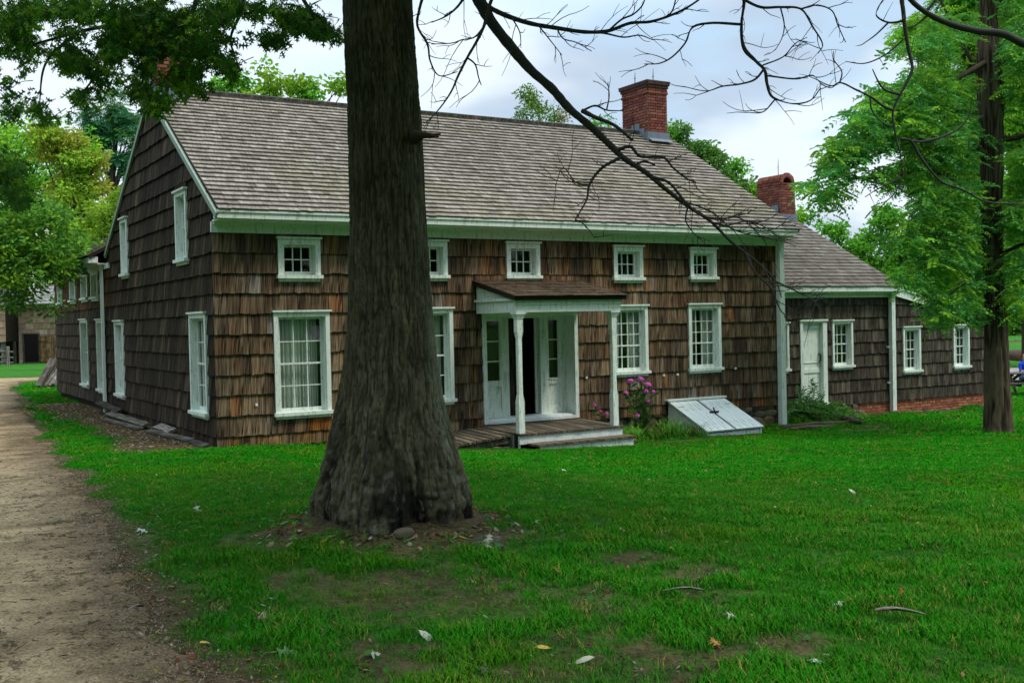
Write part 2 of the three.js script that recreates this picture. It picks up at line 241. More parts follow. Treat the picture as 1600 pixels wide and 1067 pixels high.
// ------------------------------------------------------------------ shingles
const shade = (c, k) => c.map((q) => q * k);
function wallTone(R, warm = 0, kind = 'brown') {
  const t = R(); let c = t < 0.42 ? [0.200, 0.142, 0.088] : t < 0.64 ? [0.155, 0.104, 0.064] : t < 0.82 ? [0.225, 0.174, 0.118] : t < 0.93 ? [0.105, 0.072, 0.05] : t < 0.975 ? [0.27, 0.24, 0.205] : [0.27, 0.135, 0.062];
  if (kind === 'dark') c = t < 0.5 ? [0.066, 0.048, 0.032] : t < 0.8 ? [0.043, 0.031, 0.021] : t < 0.93 ? [0.10, 0.076, 0.051] : [0.036, 0.027, 0.020];  // gable side: its shade is painted into a darker shingle palette
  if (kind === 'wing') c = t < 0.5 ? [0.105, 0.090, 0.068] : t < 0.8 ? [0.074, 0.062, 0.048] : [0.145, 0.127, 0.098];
  if (kind === 'barn') c = t < 0.5 ? [0.43, 0.29, 0.205] : t < 0.8 ? [0.35, 0.235, 0.165] : [0.50, 0.37, 0.28];
  if (warm) { c = [c[0] * (1 + 0.18 * warm), c[1] * (1 - 0.12 * warm), c[2] * (1 - 0.3 * warm)]; }
  return shade(c, 0.84 + 0.30 * R());
}
function roofTone(R, kind = 'grey', warm = 0) {
  const t = R(); let c = t < 0.4 ? [0.335, 0.30, 0.268] : t < 0.7 ? [0.295, 0.262, 0.23] : t < 0.88 ? [0.385, 0.35, 0.318] : [0.24, 0.21, 0.183];
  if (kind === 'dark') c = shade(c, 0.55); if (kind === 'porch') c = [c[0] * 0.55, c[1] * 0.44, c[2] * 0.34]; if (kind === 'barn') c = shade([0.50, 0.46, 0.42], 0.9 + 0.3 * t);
  c = [c[0] * (1 - 0.06 * warm), c[1] * (1 - 0.03 * warm), c[2] * (1 - 0.18 * warm)];
  return shade(c, 0.91 + 0.18 * R());
}
// one shingle: bottom edge at y = 0 (uneven), thick butt, thin head; left and right edges may reach different heights
function shingleGeo(w, hL, hR, zb, zt, thick, color, R, rough = 0.008) {
  const g = new THREE.BufferGeometry(), n = 3, P = [], N = 0, y = [], u0 = R() * 3, v0 = R() * 3, q = rough * (R() < 0.12 ? 2.4 : 1);
  for (let i = 0; i <= n; i++) y.push((R() - 0.5) * q);
  const X = (i) => lerp(-w / 2, w / 2, i / n), T = (i) => lerp(hL, hR, i / n), uv = [];
  const tri = (a, b, c) => { for (const p of [a, b, c]) { P.push(p[0], p[1], p[2]); uv.push(u0 + p[0] + p[2], v0 + p[1]); } };
  const quad = (a, b, c, d) => { tri(a, b, c); tri(a, c, d); };
  const F = (i) => [X(i), y[i], zb], K = (i) => [X(i), T(i), zt], B = (i) => [X(i), y[i], zb - thick], D = (i) => [X(i), T(i), zt - 0.003];
  for (let i = 0; i < n; i++) { quad(F(i), F(i + 1), K(i + 1), K(i)); quad(B(i + 1), B(i), F(i), F(i + 1)); }
  quad(B(0), D(0), K(0), F(0)); quad(F(n), K(n), D(n), B(n)); 
  g.setAttribute('position', new THREE.Float32BufferAttribute(P, 3)); g.setAttribute('uv', new THREE.Float32BufferAttribute(uv, 2)); g.computeVertexNormals();
  return paint(g, color);
}
// courses of shingles in a part's own x (along) and y (up); returns a list of pieces
function courses({ u0, u1, y0, y1, expo, tone, R, open = [], top = null, wMin = 0.10, wMax = 0.24, zb = 0.046, lap = 0.05, thick = 0.03, start = null }) {
  const out = []; let k = 0;
  for (let yb = y0; yb < y1 - 0.02; yb += expo, k++) {
    const yt = Math.min(yb + expo, y1), cuts = new Set([u0, u1]);
    const hit = open.filter((o) => o[3] > yb + 0.003 && o[2] < yt - 0.003); for (const o of hit) { cuts.add(clamp(o[0], u0, u1)); cuts.add(clamp(o[1], u0, u1)); }
    const us = [...cuts].sort((a, b) => a - b);
    for (let s = 0; s < us.length - 1; s++) {
      const a = us[s], b = us[s + 1]; if (b - a < 0.015) continue;
      let lo = yb, hi = yt, gone = false; const mid = (a + b) / 2;
      for (const o of hit) if (mid > o[0] && mid < o[1]) { if (o[2] <= lo + 0.02 && o[3] >= hi - 0.02) gone = true; else if (o[2] <= lo + 0.02) lo = o[3]; else hi = o[2]; }
      if (gone || hi - lo < 0.02) continue;
      let x = a;
      while (x < b - 1e-4) {
        let w = lerp(wMin, wMax, R()); if (b - x - w < wMin * 0.7) w = b - x;
        let hL = (hi === yt ? hi + lap : hi) - lo, hR = hL; const slope = (zb - 0.012) / expo;
        if (top) { const tl = top(x) - lo, tr = top(x + w) - lo; if (tl <= 0.01 && tr <= 0.01) { x += w; continue; } hL = Math.max(0.005, Math.min(hL, tl)); hR = Math.max(0.005, Math.min(hR, tr)); }
        const c = tone(x + w / 2, (lo + hi) / 2);
        out.push({ x: x + w / 2, y: lo + (R() - 0.5) * 0.014, w: w - 0.005, hL, hR, zb: zb + (R() - 0.5) * 0.004, slope, color: c, lo: lo - yb, thick });
        x += w;
      }
    }
  }
  return out;
}
const SHAPES = 40;
// builds pieces: the KEEP that show largest each get a mesh of their own (shared shapes), the others are joined
function layShingles(jobs, keep, seed) {
  const R = rng(seed), all = [];
  for (const j of jobs) { j.parent.updateWorldMatrix(true, false); const n = new THREE.Vector3(0, 0, 1).transformDirection(j.parent.matrixWorld);
    for (const p of j.pieces) { const c = new THREE.Vector3(p.x, p.y + p.hL / 2, 0.03).applyMatrix4(j.parent.matrixWorld), d = c.distanceTo(camera.position), f = n.dot(camera.position.clone().sub(c)) / d; p.size = inView(c, 1.0) && p.hL === p.hR && p.lo < 0.02 && f > 0 ? p.w * j.expo * f / d / d * (j.hidden && j.hidden(c) ? 0.01 : 1) : 0; p.job = j; all.push(p); } }
  all.sort((a, b) => b.size - a.size);
  const single = new Set(all.slice(0, keep).filter((p) => p.size > 0)), shapes = new Map();
  for (const p of single) {
    const j = p.job, key = j.name + j.kind; if (!shapes.has(key)) shapes.set(key, []); const bank = shapes.get(key);
    const ref = { w: 0.15, h: p.hL };
    let best = null; if (bank.length >= SHAPES) { let bd = 1e9; for (const s of bank) { const d = (Math.abs(s.color[0] - p.color[0]) + Math.abs(s.color[1] - p.color[1]) + Math.abs(s.color[2] - p.color[2])) * 6 + Math.abs(s.h - p.hL) * 0.6 + R() * 0.05; if (d < bd) { bd = d; best = s; } } }
    if (!best) { best = { color: p.color, h: p.hL, geo: shingleGeo(0.15, ref.h, ref.h, p.zb, p.zb - p.slope * p.hL, p.thick, p.color, R, j.rough ?? 0.008) }; bank.push(best); }
    const m = part(j.name, best.geo, j.mat, j.parent); m.position.set(p.x, p.y, 0); m.scale.set(p.w / 0.15 * (R() < 0.5 ? 1 : 1), p.hL / best.h, 1);
  }
  for (const j of jobs) {
    const rest = j.pieces.filter((p) => !single.has(p)); if (!rest.length) continue;
    const geos = rest.map((p) => shingleGeo(p.w, p.hL, p.hR, p.zb, p.zb - p.slope * Math.max(p.hL, p.hR), p.thick, p.color, R, j.rough ?? 0.008).translate(p.x, p.y, 0));
    const m = part(j.name + 's', mergeGeometries(geos), j.mat, j.parent); m.userData.kind = 'stuff';
  }
}
// ------------------------------------------------------------------ windows (own axes: x along the wall, y up, z out of it; origin at lower left outer corner of casing)
function curtainGeo(x0, x1, y0, y1, z, amp, folds, seed, gather = 0) {
  const R = rng(seed), g = new THREE.PlaneGeometry(1, 1, 48, 6), p = g.attributes.position, ph = R() * 6;
  for (let i = 0; i < p.count; i++) { const u = p.getX(i) + 0.5, v = p.getY(i) + 0.5; let x = lerp(x0, x1, u); if (gather) { const k = 1 - Math.abs(gather) * (1 - v) * (1 - 0.35 * (1 - v)); x = gather > 0 ? x0 + (x - x0) * k : x1 - (x1 - x) * k; } p.setXYZ(i, x, lerp(y0, y1, v), z + amp * (Math.sin(u * folds * 6.283 + ph + Math.sin(u * 9 + ph)) + 0.4 * Math.sin(u * folds * 14 + v * 1.3))); }
  g.computeVertexNormals(); return g;
}
function makeWindow(parent, { w, h, cols, rows, rail = 0, curtain = null, casing = 0.085, seed = 1, label, deep = 0.05, dim = false, name = 'window' }) {
  const g = holder(name, parent, label), c = casing, sill = 0.055, R = rng(seed), front = 0.062;
  // casing boards, head cap, sill
  part('frame', [box(0.012, c, sill, h - 0.03, -0.06, front), box(w - c, w - 0.012, sill, h - 0.03, -0.06, front), box(c, w - c, h - c - 0.02, h - 0.03, -0.06, front - 0.003), box(-0.012, w + 0.012, h - 0.03, h, -0.02, front + 0.035),
    box(c, c + 0.012, sill, h - c - 0.02, -0.10, front - 0.03), box(w - c - 0.012, w - c, sill, h - c - 0.02, -0.10, front - 0.03)], M.white, g);
  part('sill', [box(-0.015, w + 0.015, 0, sill, -0.09, front + 0.045), box(0.02, w - 0.02, -0.05, 0, 0.0, front - 0.01)], M.white, g);
  const x0 = c + 0.012, x1 = w - c - 0.012, y0 = sill, y1 = h - c - 0.02, st = 0.042, mz = 0.016, zS = -deep;
  const gx0 = x0 + st, gx1 = x1 - st, gy0 = y0 + st * 1.5, gy1 = y1 - st, bars = [box(x0, gx0, y0, y1, zS - 0.035, zS), box(gx1, x1, y0, y1, zS - 0.035, zS), box(gx0, gx1, y0, gy0, zS - 0.035, zS - 0.001), box(gx0, gx1, gy1, y1, zS - 0.035, zS - 0.001)];
  const ys = []; const ph = (gy1 - gy0) / rows; for (let j = 1; j < rows; j++) ys.push(gy0 + ph * j);
  for (let i = 1; i < cols; i++) { const x = lerp(gx0, gx1, i / cols); bars.push(box(x - mz / 2, x + mz / 2, gy0, gy1, zS - 0.03, zS - 0.004)); }
  ys.forEach((y, j) => { const t = j + 1 === rail ? 0.03 : mz; bars.push(box(gx0, gx1, y - t / 2, y + t / 2, zS - 0.031, zS - (j + 1 === rail ? -0.006 : 0.0055))); });
  part('sash', bars, M.white, g);
  const pg = new THREE.PlaneGeometry((gx1 - gx0) / cols - mz * 0.6, ph - mz * 0.6);
  for (let j = 0; j < rows; j++) for (let i = 0; i < cols; i++) { const m = part('pane', pg, M.glass, g); m.position.set(lerp(gx0, gx1, (i + 0.5) / cols), gy0 + ph * (j + 0.5), zS - 0.017); m.rotation.set((R() - 0.5) * 0.03, (R() - 0.5) * 0.03, 0); }
  const cz = -0.17;
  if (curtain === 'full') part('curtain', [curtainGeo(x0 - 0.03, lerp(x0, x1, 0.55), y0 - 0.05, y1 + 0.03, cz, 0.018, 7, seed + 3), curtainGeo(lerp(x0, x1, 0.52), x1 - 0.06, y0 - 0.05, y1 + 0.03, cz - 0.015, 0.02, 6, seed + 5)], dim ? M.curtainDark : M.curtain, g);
  if (curtain === 'sides') part('curtain', [curtainGeo(x0 - 0.03, lerp(x0, x1, 0.34), y0 - 0.05, y1 + 0.03, cz, 0.016, 4, seed + 3, 0.25), curtainGeo(lerp(x0, x1, 0.55), x1 + 0.03, y0 - 0.05, y1 + 0.03, cz, 0.016, 5, seed + 5, -0.3)], M.curtain, g);
  if (curtain === 'shade') part('blind', box(x0 - 0.03, x1 + 0.03, y0 - 0.05, y1 + 0.03, cz, cz + 0.006), M.curtainDark, g);
  return { g, hole: [c * 0.6, w - c * 0.6, sill * 0.6, h - c * 0.6] };
}
const WIN = (x0, x1, y0, y1, o) => ({ x0, x1, y0, y1, ...o });
function placeWindows(parent, list) { const holes = [], open = []; for (const q of list) { const { g, hole } = makeWindow(parent, { w: q.x1 - q.x0, h: q.y1 - q.y0, ...q }); g.position.set(q.x0, q.y0, q.zOff ?? 0); holes.push(rect(q.x0 + hole[0], q.x0 + hole[1], q.y0 + hole[2], q.y0 + hole[3])); open.push([q.x0 + 0.004, q.x1 - 0.004, q.y0 - 0.0, q.y1 - 0.01]); } return { holes, open }; }
// ------------------------------------------------------------------ main house
function frameOf(o, pos, rotY) { o.position.copy(pos); o.rotation.y = rotY; return o; }
function windowsOn(parent, pos, rotY, list) {
  const holes = [], open = [], d = new THREE.Vector3(1, 0, 0).applyAxisAngle(new THREE.Vector3(0, 1, 0), rotY);
  for (const q of list) { const { g, hole } = makeWindow(parent, { w: q.x1 - q.x0, h: q.y1 - q.y0, ...q }); g.position.copy(pos).addScaledVector(d, q.x0); g.position.y += q.y0; g.rotation.y = rotY; holes.push(rect(q.x0 + hole[0], q.x0 + hole[1], q.y0 + hole[2], q.y0 + hole[3])); open.push([q.x0 + 0.004, q.x1 - 0.004, q.y0, q.y1 - 0.008]); }
  return { holes, open };
}
const V = (x, y, z) => new THREE.Vector3(x, y, z);
function roofPlane(parent, x0, x1, ye, ze, yr, zr, name = 'roof') {   // slab from eave (ye, ze) to ridge (yr, zr), own axes x along, y up the slope, z out
  const dy = yr - ye, dz = zr - ze, S = Math.hypot(dy, dz), m = part(name, box(0, x1 - x0, 0, S, -0.07, 0), M.backing, parent); m.position.set(x0, ye, ze); m.rotation.x = Math.atan2(dz, dy); m.userData.span = S; return m;
}
const brickGeo = [box(-0.5, 0.5, -0.5, 0.5, -0.5, 0.5), box(-0.5, 0.5, -0.5, 0.5, -0.5, 0.5), box(-0.5, 0.5, -0.5, 0.5, -0.5, 0.5)];
brickGeo.forEach((g, k) => { const R = rng(70 + k), p = g.attributes.position; const q = new Map(); for (let i = 0; i < p.count; i++) { const key = [p.getX(i), p.getY(i), p.getZ(i)].join(); if (!q.has(key)) q.set(key, [1 - R() * 0.035, 1 - R() * 0.12, 1 - R() * 0.25]); const s = q.get(key); p.setXYZ(i, p.getX(i) * s[0], p.getY(i) * s[1], p.getZ(i) * s[2]); } g.computeVertexNormals(); });
// bricks on one face: o = lower left corner, ux = unit vector along the face, n = outward
function brickFace(parent, o, ux, n, length, y0, y1, R, { row = 0.068, singles = true, mats = M.bricks, skip = null } = {}) {
  const rotY = Math.atan2(n.x, n.z), rest = []; let k = 0;
  for (let y = y0; y < y1 - 0.03; y += row, k++) {
    const course = k % 6 === 5; let x = k % 2 ? 0.055 : 0;
    const lay = (a, b) => {
      if (b - a < 0.03) return; const c = (a + b) / 2; if (skip && skip(c, y + row / 2)) return;
      const m = new THREE.Mesh(brickGeo[Math.floor(R() * 3)], mats[Math.floor(R() * mats.length)]); m.name = 'brick'; m.castShadow = m.receiveShadow = true;
      m.position.copy(o).addScaledVector(ux, c).addScaledVector(n, 0.004 + R() * 0.005); m.position.y = y + row / 2 + (R() - 0.5) * 0.004; m.rotation.y = rotY + (R() - 0.5) * 0.02; m.scale.set(b - a - 0.011, row - 0.013, 0.05);
      if (singles) parent.add(m); else { m.updateMatrix(); rest.push(m.geometry.clone().applyMatrix4(m.matrix)); }
    };
    if (x) lay(0, x - 0.0); const bl = course ? 0.105 : 0.21;
    while (x < length - 0.02) { const e = Math.min(length, x + bl); lay(x, length - e < 0.04 ? length : e); x = length - e < 0.04 ? length : e; }
  }
  if (rest.length) { const m = part('bricks', merge(rest), mats[0], parent); m.userData.kind = 'stuff'; }
}
const blobGeo = []; for (let k = 0; k < 6; k++) { let g = mergeVertices(new THREE.IcosahedronGeometry(0.5, 2).deleteAttribute('normal').deleteAttribute('uv')); const p = g.attributes.position; for (let i = 0; i < p.count; i++) { const x = p.getX(i), y = p.getY(i), z = p.getZ(i), s = 0.82 + 0.5 * fbm(x * 2.6 + k * 7, y * 2.6, z * 2.6, 3); const q = (v) => Math.sign(v) * Math.min(Math.abs(v) * s * 1.12, 0.46); p.setXYZ(i, q(x), q(y), q(z)); } g.computeVertexNormals(); prep(g); const uv = new Float32Array(p.count * 2); for (let i = 0; i < p.count; i++) { uv[i * 2] = p.getX(i) + p.getZ(i); uv[i * 2 + 1] = p.getY(i); } g.setAttribute('uv', new THREE.BufferAttribute(uv, 2)); blobGeo.push(g); }
function stoneAt(parent, R, x, y, z, w, h, d, name = 'stone') { const m = part(name, blobGeo[Math.floor(R() * 6)], M.stones[Math.floor(R() * 5)], parent); m.position.set(x, y, z); m.scale.set(w, h, d); m.rotation.set((R() - 0.5) * 0.3, (R() - 0.5) * 0.5, (R() - 0.5) * 0.3); return m; }
function stoneWall(parent, R, x0, x1, y0, y1, z, size = 0.2) { for (let y = y0; y < y1 - 0.03;) { const h = size * (0.55 + 0.5 * R()); for (let x = x0 - size * 0.3 * R(); x < x1;) { const w = size * (0.9 + 1.1 * R()); stoneAt(parent, R, x + w / 2, y + h / 2, z, w * 1.05, h * 1.12, 0.14); x += w * 0.95; } y += h * 0.92; } }
function chimney(parent, { x0, x1, z0, z1, y0, y1, seed, cap = 'corbel', label, rods = [] }) {
  const R = rng(seed), c = part('chimney', box(x0, x1, y0, y1 - 0.02, z0, z1), M.mortar, parent, label), top = cap === 'corbel' ? y1 - 0.30 : y1 - 0.22;
  brickFace(c, V(x0, 0, z0), V(0, 0, 1), V(-1, 0, 0), z1 - z0, y0 + 0.25, top, R); brickFace(c, V(x0, 0, z1), V(1, 0, 0), V(0, 0, 1), x1 - x0, y0 + 0.25, top, R);
  brickFace(c, V(x1, 0, z0), V(0, 0, 1), V(1, 0, 0), z1 - z0, y0 + 0.25, top, R, { singles: false }); brickFace(c, V(x0, 0, z0), V(1, 0, 0), V(0, 0, -1), x1 - x0, y0 + 0.25, top, R, { singles: false });
  if (cap === 'corbel') {
    const ring = (ya, yb, e, m) => { const w = x1 - x0 + 2 * e, d = z1 - z0 + 2 * e; part('core', box(x0 - e + 0.012, x1 + e - 0.012, ya, yb, z0 - e + 0.012, z1 + e - 0.012), M.mortar, c); brickFace(c, V(x0 - e, 0, z0 - e), V(0, 0, 1), V(-1, 0, 0), d, ya, yb, R, { mats: m }); brickFace(c, V(x0 - e, 0, z1 + e), V(1, 0, 0), V(0, 0, 1), w, ya, yb, R, { mats: m }); brickFace(c, V(x1 + e, 0, z0 - e), V(0, 0, 1), V(1, 0, 0), d, ya, yb, R, { mats: m, singles: false }); };
    ring(top + 0.0, top + 0.068, 0.022, M.bricks); ring(top + 0.069, top + 0.137, 0.008, M.bricks); ring(top + 0.138, top + 0.205, 0.03, M.brickDark.concat(M.bricks[3])); ring(top + 0.206, top + 0.274, 0.055, M.brickDark);
    part('cap', [box(x0 - 0.075, x1 + 0.075, top + 0.275, y1 + 0.01, z0 - 0.075, z1 + 0.075)], mat({ color: rgb(0.075, 0.065, 0.065), map: plainTex }), c);
  } else {                                                  // barrel-vaulted cap, open at its ends
    const w = x1 - x0, pts = [], inner = []; const sq = (v) => Math.sign(v) * Math.pow(Math.abs(v), 0.62); for (let k = 0; k <= 14; k++) { const a = Math.PI * k / 14; pts.push([x1 - w / 2 + sq(Math.cos(a)) * w / 2, top + sq(Math.sin(a)) * w * 0.42]); inner.push([x1 - w / 2 + Math.cos(a) * w * 0.30, top - 0.02 + Math.sin(a) * w * 0.32]); }
    inner.push([x0 + w * 0.2, top - 0.10], [x1 - w * 0.2, top - 0.10]);
    c.geometry.dispose(); c.geometry = box(x0, x1, y0, top - 0.12, z0, z1);
    part('vault', prism([...pts, [x0, top - 0.119], [x1, top - 0.119]], z0, z1, [inner]), mat({ color: rgb(0.215, 0.075, 0.058), map: scaled(plainTex, 4, 4), bumpMap: scaled(plainTex, 6, 6), bumpScale: 0.01 }), c);
    for (let k = 0; k < 9; k++) { const a = Math.PI * (k + 0.5) / 9, n = Math.max(1, Math.round((z1 - z0) / 0.21)); for (let q = 0; q < n; q++) { const m = part('brick', brickGeo[k % 3], M.bricks[Math.floor(R() * 6)], c); const sx = sq(Math.cos(a)) * w / 2, sy = sq(Math.sin(a)) * w * 0.42, b1 = a + 0.12, b0 = a - 0.12; m.position.set(x1 - w / 2 + sx * 1.005, top + sy * 1.01, lerp(z0, z1, (q + 0.5) / n)); m.rotation.z = Math.atan2((sq(Math.sin(b0)) - sq(Math.sin(b1))) * w * 0.42, (sq(Math.cos(b0)) - sq(Math.cos(b1))) * w / 2); m.scale.set(w * 0.5 * Math.PI / 9 * 0.98 - 0.004, 0.03, (z1 - z0) / n - 0.012); }
      const v = part('brick', brickGeo[k % 3], M.bricks[Math.floor(R() * 6)], c); v.position.set(x1 - w / 2 + Math.cos(a) * w * 0.41, top + Math.sin(a) * w * 0.43, z1 - 0.01); v.rotation.z = a - Math.PI / 2; v.scale.set(w * 0.4 * Math.PI / 9 - 0.004, 0.1, 0.04); }
  }
  for (const [x, z, h] of rods) part('lightning_rod', [limb([V(x, y1 - 0.25, z), V(x, y1 + h * 0.6, z), V(x + 0.01, y1 + h, z)], [0.012, 0.010, 0.003], 5), limb([V(x - 0.03, y1 + h * 0.5, z), V(x + 0.03, y1 + h * 0.52, z)], [0.006, 0.006], 4)], M.iron, c);
  return c;
}
const SL = (6.2 - 3.56) / 4.3;                              // main roof: eave z 0.40 y 3.56, ridge z -3.9 y 6.2
const roofFront = (z) => 3.56 + SL * (0.4 - z), roofBack = (z) => 6.2 - 0.572 * (-3.9 - z);
const trunkHides = (c) => { const q = c.clone().project(camera), x = (q.x + 1) * 800, y = (1 - q.y) * 533.5; return x > 545 && x < 660 && y < 700; };
const house = thing('shingled_house', 'long weathered shingle farmhouse with white trim, porch and tall brick chimney at each end', 'house', V(0, 0, 0));
{
  const R = rng(11), expo = 0.32, yb = 0.044;
  const three = { cols: 3, rows: 4, rail: 2 }, twenty = { cols: 4, rows: 5, rail: 2, curtain: 'sides' }, six = { cols: 3, rows: 2, deep: 0.06, casing: 0.10 };
  const F = windowsOn(house, V(0, 0, 0), 0, [
    WIN(0.90, 1.87, 0.31, 2.01, { ...three, curtain: 'full', seed: 2, label: 'window with drawn pale curtains near the house corner' }), WIN(3.19, 4.16, 0.37, 2.03, { ...three, curtain: 'full', seed: 9 }),
    WIN(7.62, 8.48, 0.68, 2.03, { ...twenty, seed: 4 }), WIN(9.50, 10.38, 0.67, 2.04, { ...twenty, seed: 6 }),
    WIN(1.0, 1.74, 2.52, 3.19, { ...six, seed: 21 }), WIN(3.34, 4.08, 2.53, 3.2, { ...six, seed: 22 }), WIN(5.26, 6.0, 2.53, 3.2, { ...six, seed: 23 }), WIN(7.66, 8.39, 2.5, 3.18, { ...six, seed: 24 }), WIN(9.57, 10.29, 2.52, 3.17, { ...six, seed: 25 })]);
  const entry = [4.74, 6.79, -0.07, 1.93];
  F.holes.push(rect(entry[0] + 0.03, entry[1] - 0.03, -0.06, entry[3] - 0.02)); F.open.push([entry[0] + 0.004, entry[1] - 0.004, -0.6, entry[3]]);
  F.open.push([4.62, 6.83, 1.92, 2.44], [8.9, 10.38, -0.6, 0.05]);
  const wall = part('wall', prism(rect(0, 12, -0.16, 3.68), -0.14, 0, F.holes), M.backing, house);
  const warmAt = (x, y) => sstep(2.2, 2.7, y) * sstep(3.6, 5, x) * (1 - sstep(8.4, 9.4, x)) * 0.9 + 0.5 * sstep(0.55, 0.7, fbm(x * 0.9, y * 1.4, 3, 3)) + sstep(11, 11.6, x) * sstep(2.4, 3, y) * 0.9;
  const patch = (x, y) => { const n = fbm(x * 0.7, y * 1.1, 9, 3), run = fbm(x * 2.6, y * 0.32, 19, 3); return (0.62 + 0.62 * n) * (0.45 + 1.1 * run) * 1.12; };
  const tone = (x, y) => { if (y < 0.32 && y > 0.02 && x > 1.36 && x < 1.8) return [0.34, 0.135, 0.035]; const c = shade(wallTone(R, warmAt(x, y)), patch(x, y)); if (y < -0.02) return [c[0] * 1.05, c[1] * 0.95, c[2] * 0.7]; return c; };
  const front = [...courses({ u0: -0.034, u1: 12.02, y0: -0.15, y1: yb, expo: 0.194, tone, R, open: F.open }), ...courses({ u0: -0.034, u1: 12.02, y0: yb, y1: 3.27, expo, tone, R, open: F.open })];
  // gable facing the path
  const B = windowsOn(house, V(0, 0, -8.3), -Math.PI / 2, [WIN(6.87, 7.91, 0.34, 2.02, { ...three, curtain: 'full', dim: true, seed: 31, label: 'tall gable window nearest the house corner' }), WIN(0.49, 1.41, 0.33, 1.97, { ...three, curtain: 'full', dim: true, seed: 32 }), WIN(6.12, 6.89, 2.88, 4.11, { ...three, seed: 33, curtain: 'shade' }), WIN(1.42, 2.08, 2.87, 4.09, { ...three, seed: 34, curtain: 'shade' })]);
  const gableTop = (u) => Math.min(roofFront(u - 8.3), roofBack(u - 8.3)) - 0.075;
  const gable = part('gable_wall', prism([[0, -0.16], [8.3, -0.16], [8.3, gableTop(8.3)], [4.4, gableTop(4.4)], [0, gableTop(0)]], -0.14, 0, B.holes), M.backing, house); gable.position.set(0, 0, -8.3); gable.rotation.y = -Math.PI / 2;
  const gableShadeTone = (x, y) => { const n = patch(x + 20, y * 1.2); return shade(wallTone(R, 0, 'dark'), n); };
  const side = [...courses({ u0: 0, u1: 8.31, y0: -0.15, y1: yb, expo: 0.194, tone: gableShadeTone, R, open: B.open }), ...courses({ u0: 0, u1: 8.31, y0: yb, y1: 6.2, expo, tone: gableShadeTone, R, open: B.open, top: gableTop })];
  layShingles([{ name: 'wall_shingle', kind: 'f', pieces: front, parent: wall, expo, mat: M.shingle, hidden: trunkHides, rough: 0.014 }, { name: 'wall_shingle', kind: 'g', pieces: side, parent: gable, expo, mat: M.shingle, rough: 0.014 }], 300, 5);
  const far = part('gable_wall', prism([[-8.3, -0.5], [0, -0.5], [0, roofFront(0) - 0.08], [-3.9, roofFront(-3.9) - 0.08], [-8.3, roofBack(-8.3) - 0.08]], 0, 0.1), M.shingle, house); paint(far.geometry, [0.1, 0.075, 0.055]); far.rotation.y = -Math.PI / 2; far.position.x = 12;
  const back = part('rear_wall', box(0.15, 11.9, -0.5, 3.68, -8.3, -8.2), M.shingle, house); paint(back.geometry, [0.1, 0.075, 0.055]);
  part('floor', [box(0.15, 11.88, -0.1, -0.03, -8.19, -0.42), box(0.15, 11.88, 2.22, 2.34, -8.19, -0.15)], M.inside, house); part('partition', [box(0.15, 11.88, -0.02, 2.21, -3.6, -3.5), box(4.2, 4.3, -0.02, 2.21, -3.49, -0.16), box(7.2, 7.3, -0.02, 2.21, -3.49, -0.16)], M.inside, house);
  // roof
  const rf = roofPlane(house, -0.03, 12.32, 3.56, 0.40, 6.2, -3.9), S = rf.userData.span;
  const rtone = (x, y) => { const n = fbm(x * 0.5, y * 0.9, 61, 4), low = 1 - sstep(0.5, 3.2, y), c = roofTone(R, 'grey', sstep(0.42, 0.62, n) * (0.25 + 0.75 * low)); return shade(c, 0.88 + 0.30 * fbm(x * 0.8, y * 0.6, 71, 3)); };
  const rs = courses({ u0: 0, u1: 12.35, y0: -0.035, y1: S, expo: 0.168, tone: rtone, R, wMin: 0.10, wMax: 0.20, zb: 0.042, thick: 0.028, lap: 0.04 });
  layShingles([{ name: 'roof_shingle', kind: 'r', pieces: rs, parent: rf, expo: 0.168, mat: M.roof, hidden: trunkHides }], 300, 6);
  const rb = roofPlane(house, -0.03, 12.32, 6.2, -3.9, roofBack(-8.6), -8.6, 'rear_roof'); rb.material = M.greyWood[1];
  part('ridge_board', [along(V(-0.03, 6.232, -3.85), V(12.32, 6.232, -3.85), 0.02, 0.11, V(0, 0.84, 0.53)), along(V(-0.03, 6.233, -3.99), V(12.32, 6.233, -3.99), 0.02, 0.16, V(0, 0.84, -0.53))], M.greyWood[2], house);
  // white trim
  part('cornice', [box(-0.05, 12.22, 3.425, 3.548, 0.20, 0.415), box(-0.03, 12.18, 3.395, 3.424, 0.055, 0.36), box(-0.055, 12.23, 3.515, 3.549, 0.416, 0.435), box(-0.02, 12.10, 3.36, 3.394, 0.055, 0.12)], M.white, house);
  part('frieze_board', box(-0.045, 12.08, 3.235, 3.40, 0.001, 0.054), M.white, house);
  const rake = (z0, z1, fn) => along(V(-0.052, fn(z0) - 0.095, z0), V(-0.052, fn(z1) - 0.085, z1), 0.045, 0.09);
  part('rake_board', [rake(0.41, -3.9, roofFront), rake(-3.9, -8.62, roofBack)], M.rake, house);
  part('downspout', [box(11.93, 12.06, -0.60, 3.30, 0.062, 0.185), box(11.91, 12.08, 3.30, 3.40, 0.06, 0.21), box(11.9, 12.09, -0.64, -0.6, 0.05, 0.2)], M.white, house);
  part('corner_board', box(12.0, 12.05, -0.2, 3.3, -0.1, 0.03), M.backing, house);
  // stone foundation
  const fd = part('foundation', box(0.05, 11.96, -1.0, -0.165, -0.35, -0.06), M.mortar, house), q = rng(81); stoneWall(fd, q, 10.4, 11.95, -0.82, -0.17, -0.05, 0.24); stoneWall(fd, q, 6.9, 8.9, -0.75, -0.17, -0.05, 0.24);
  // chimneys
  const c1 = chimney(house, { x0: 11.42, x1: 11.98, z0: -4.5, z1: -3.52, y0: 5.75, y1: 7.42, seed: 91, label: 'tall red brick chimney with dark corbelled cap at the right end', rods: [[11.5, -4.1, 0.34], [11.9, -3.9, 0.42]] });
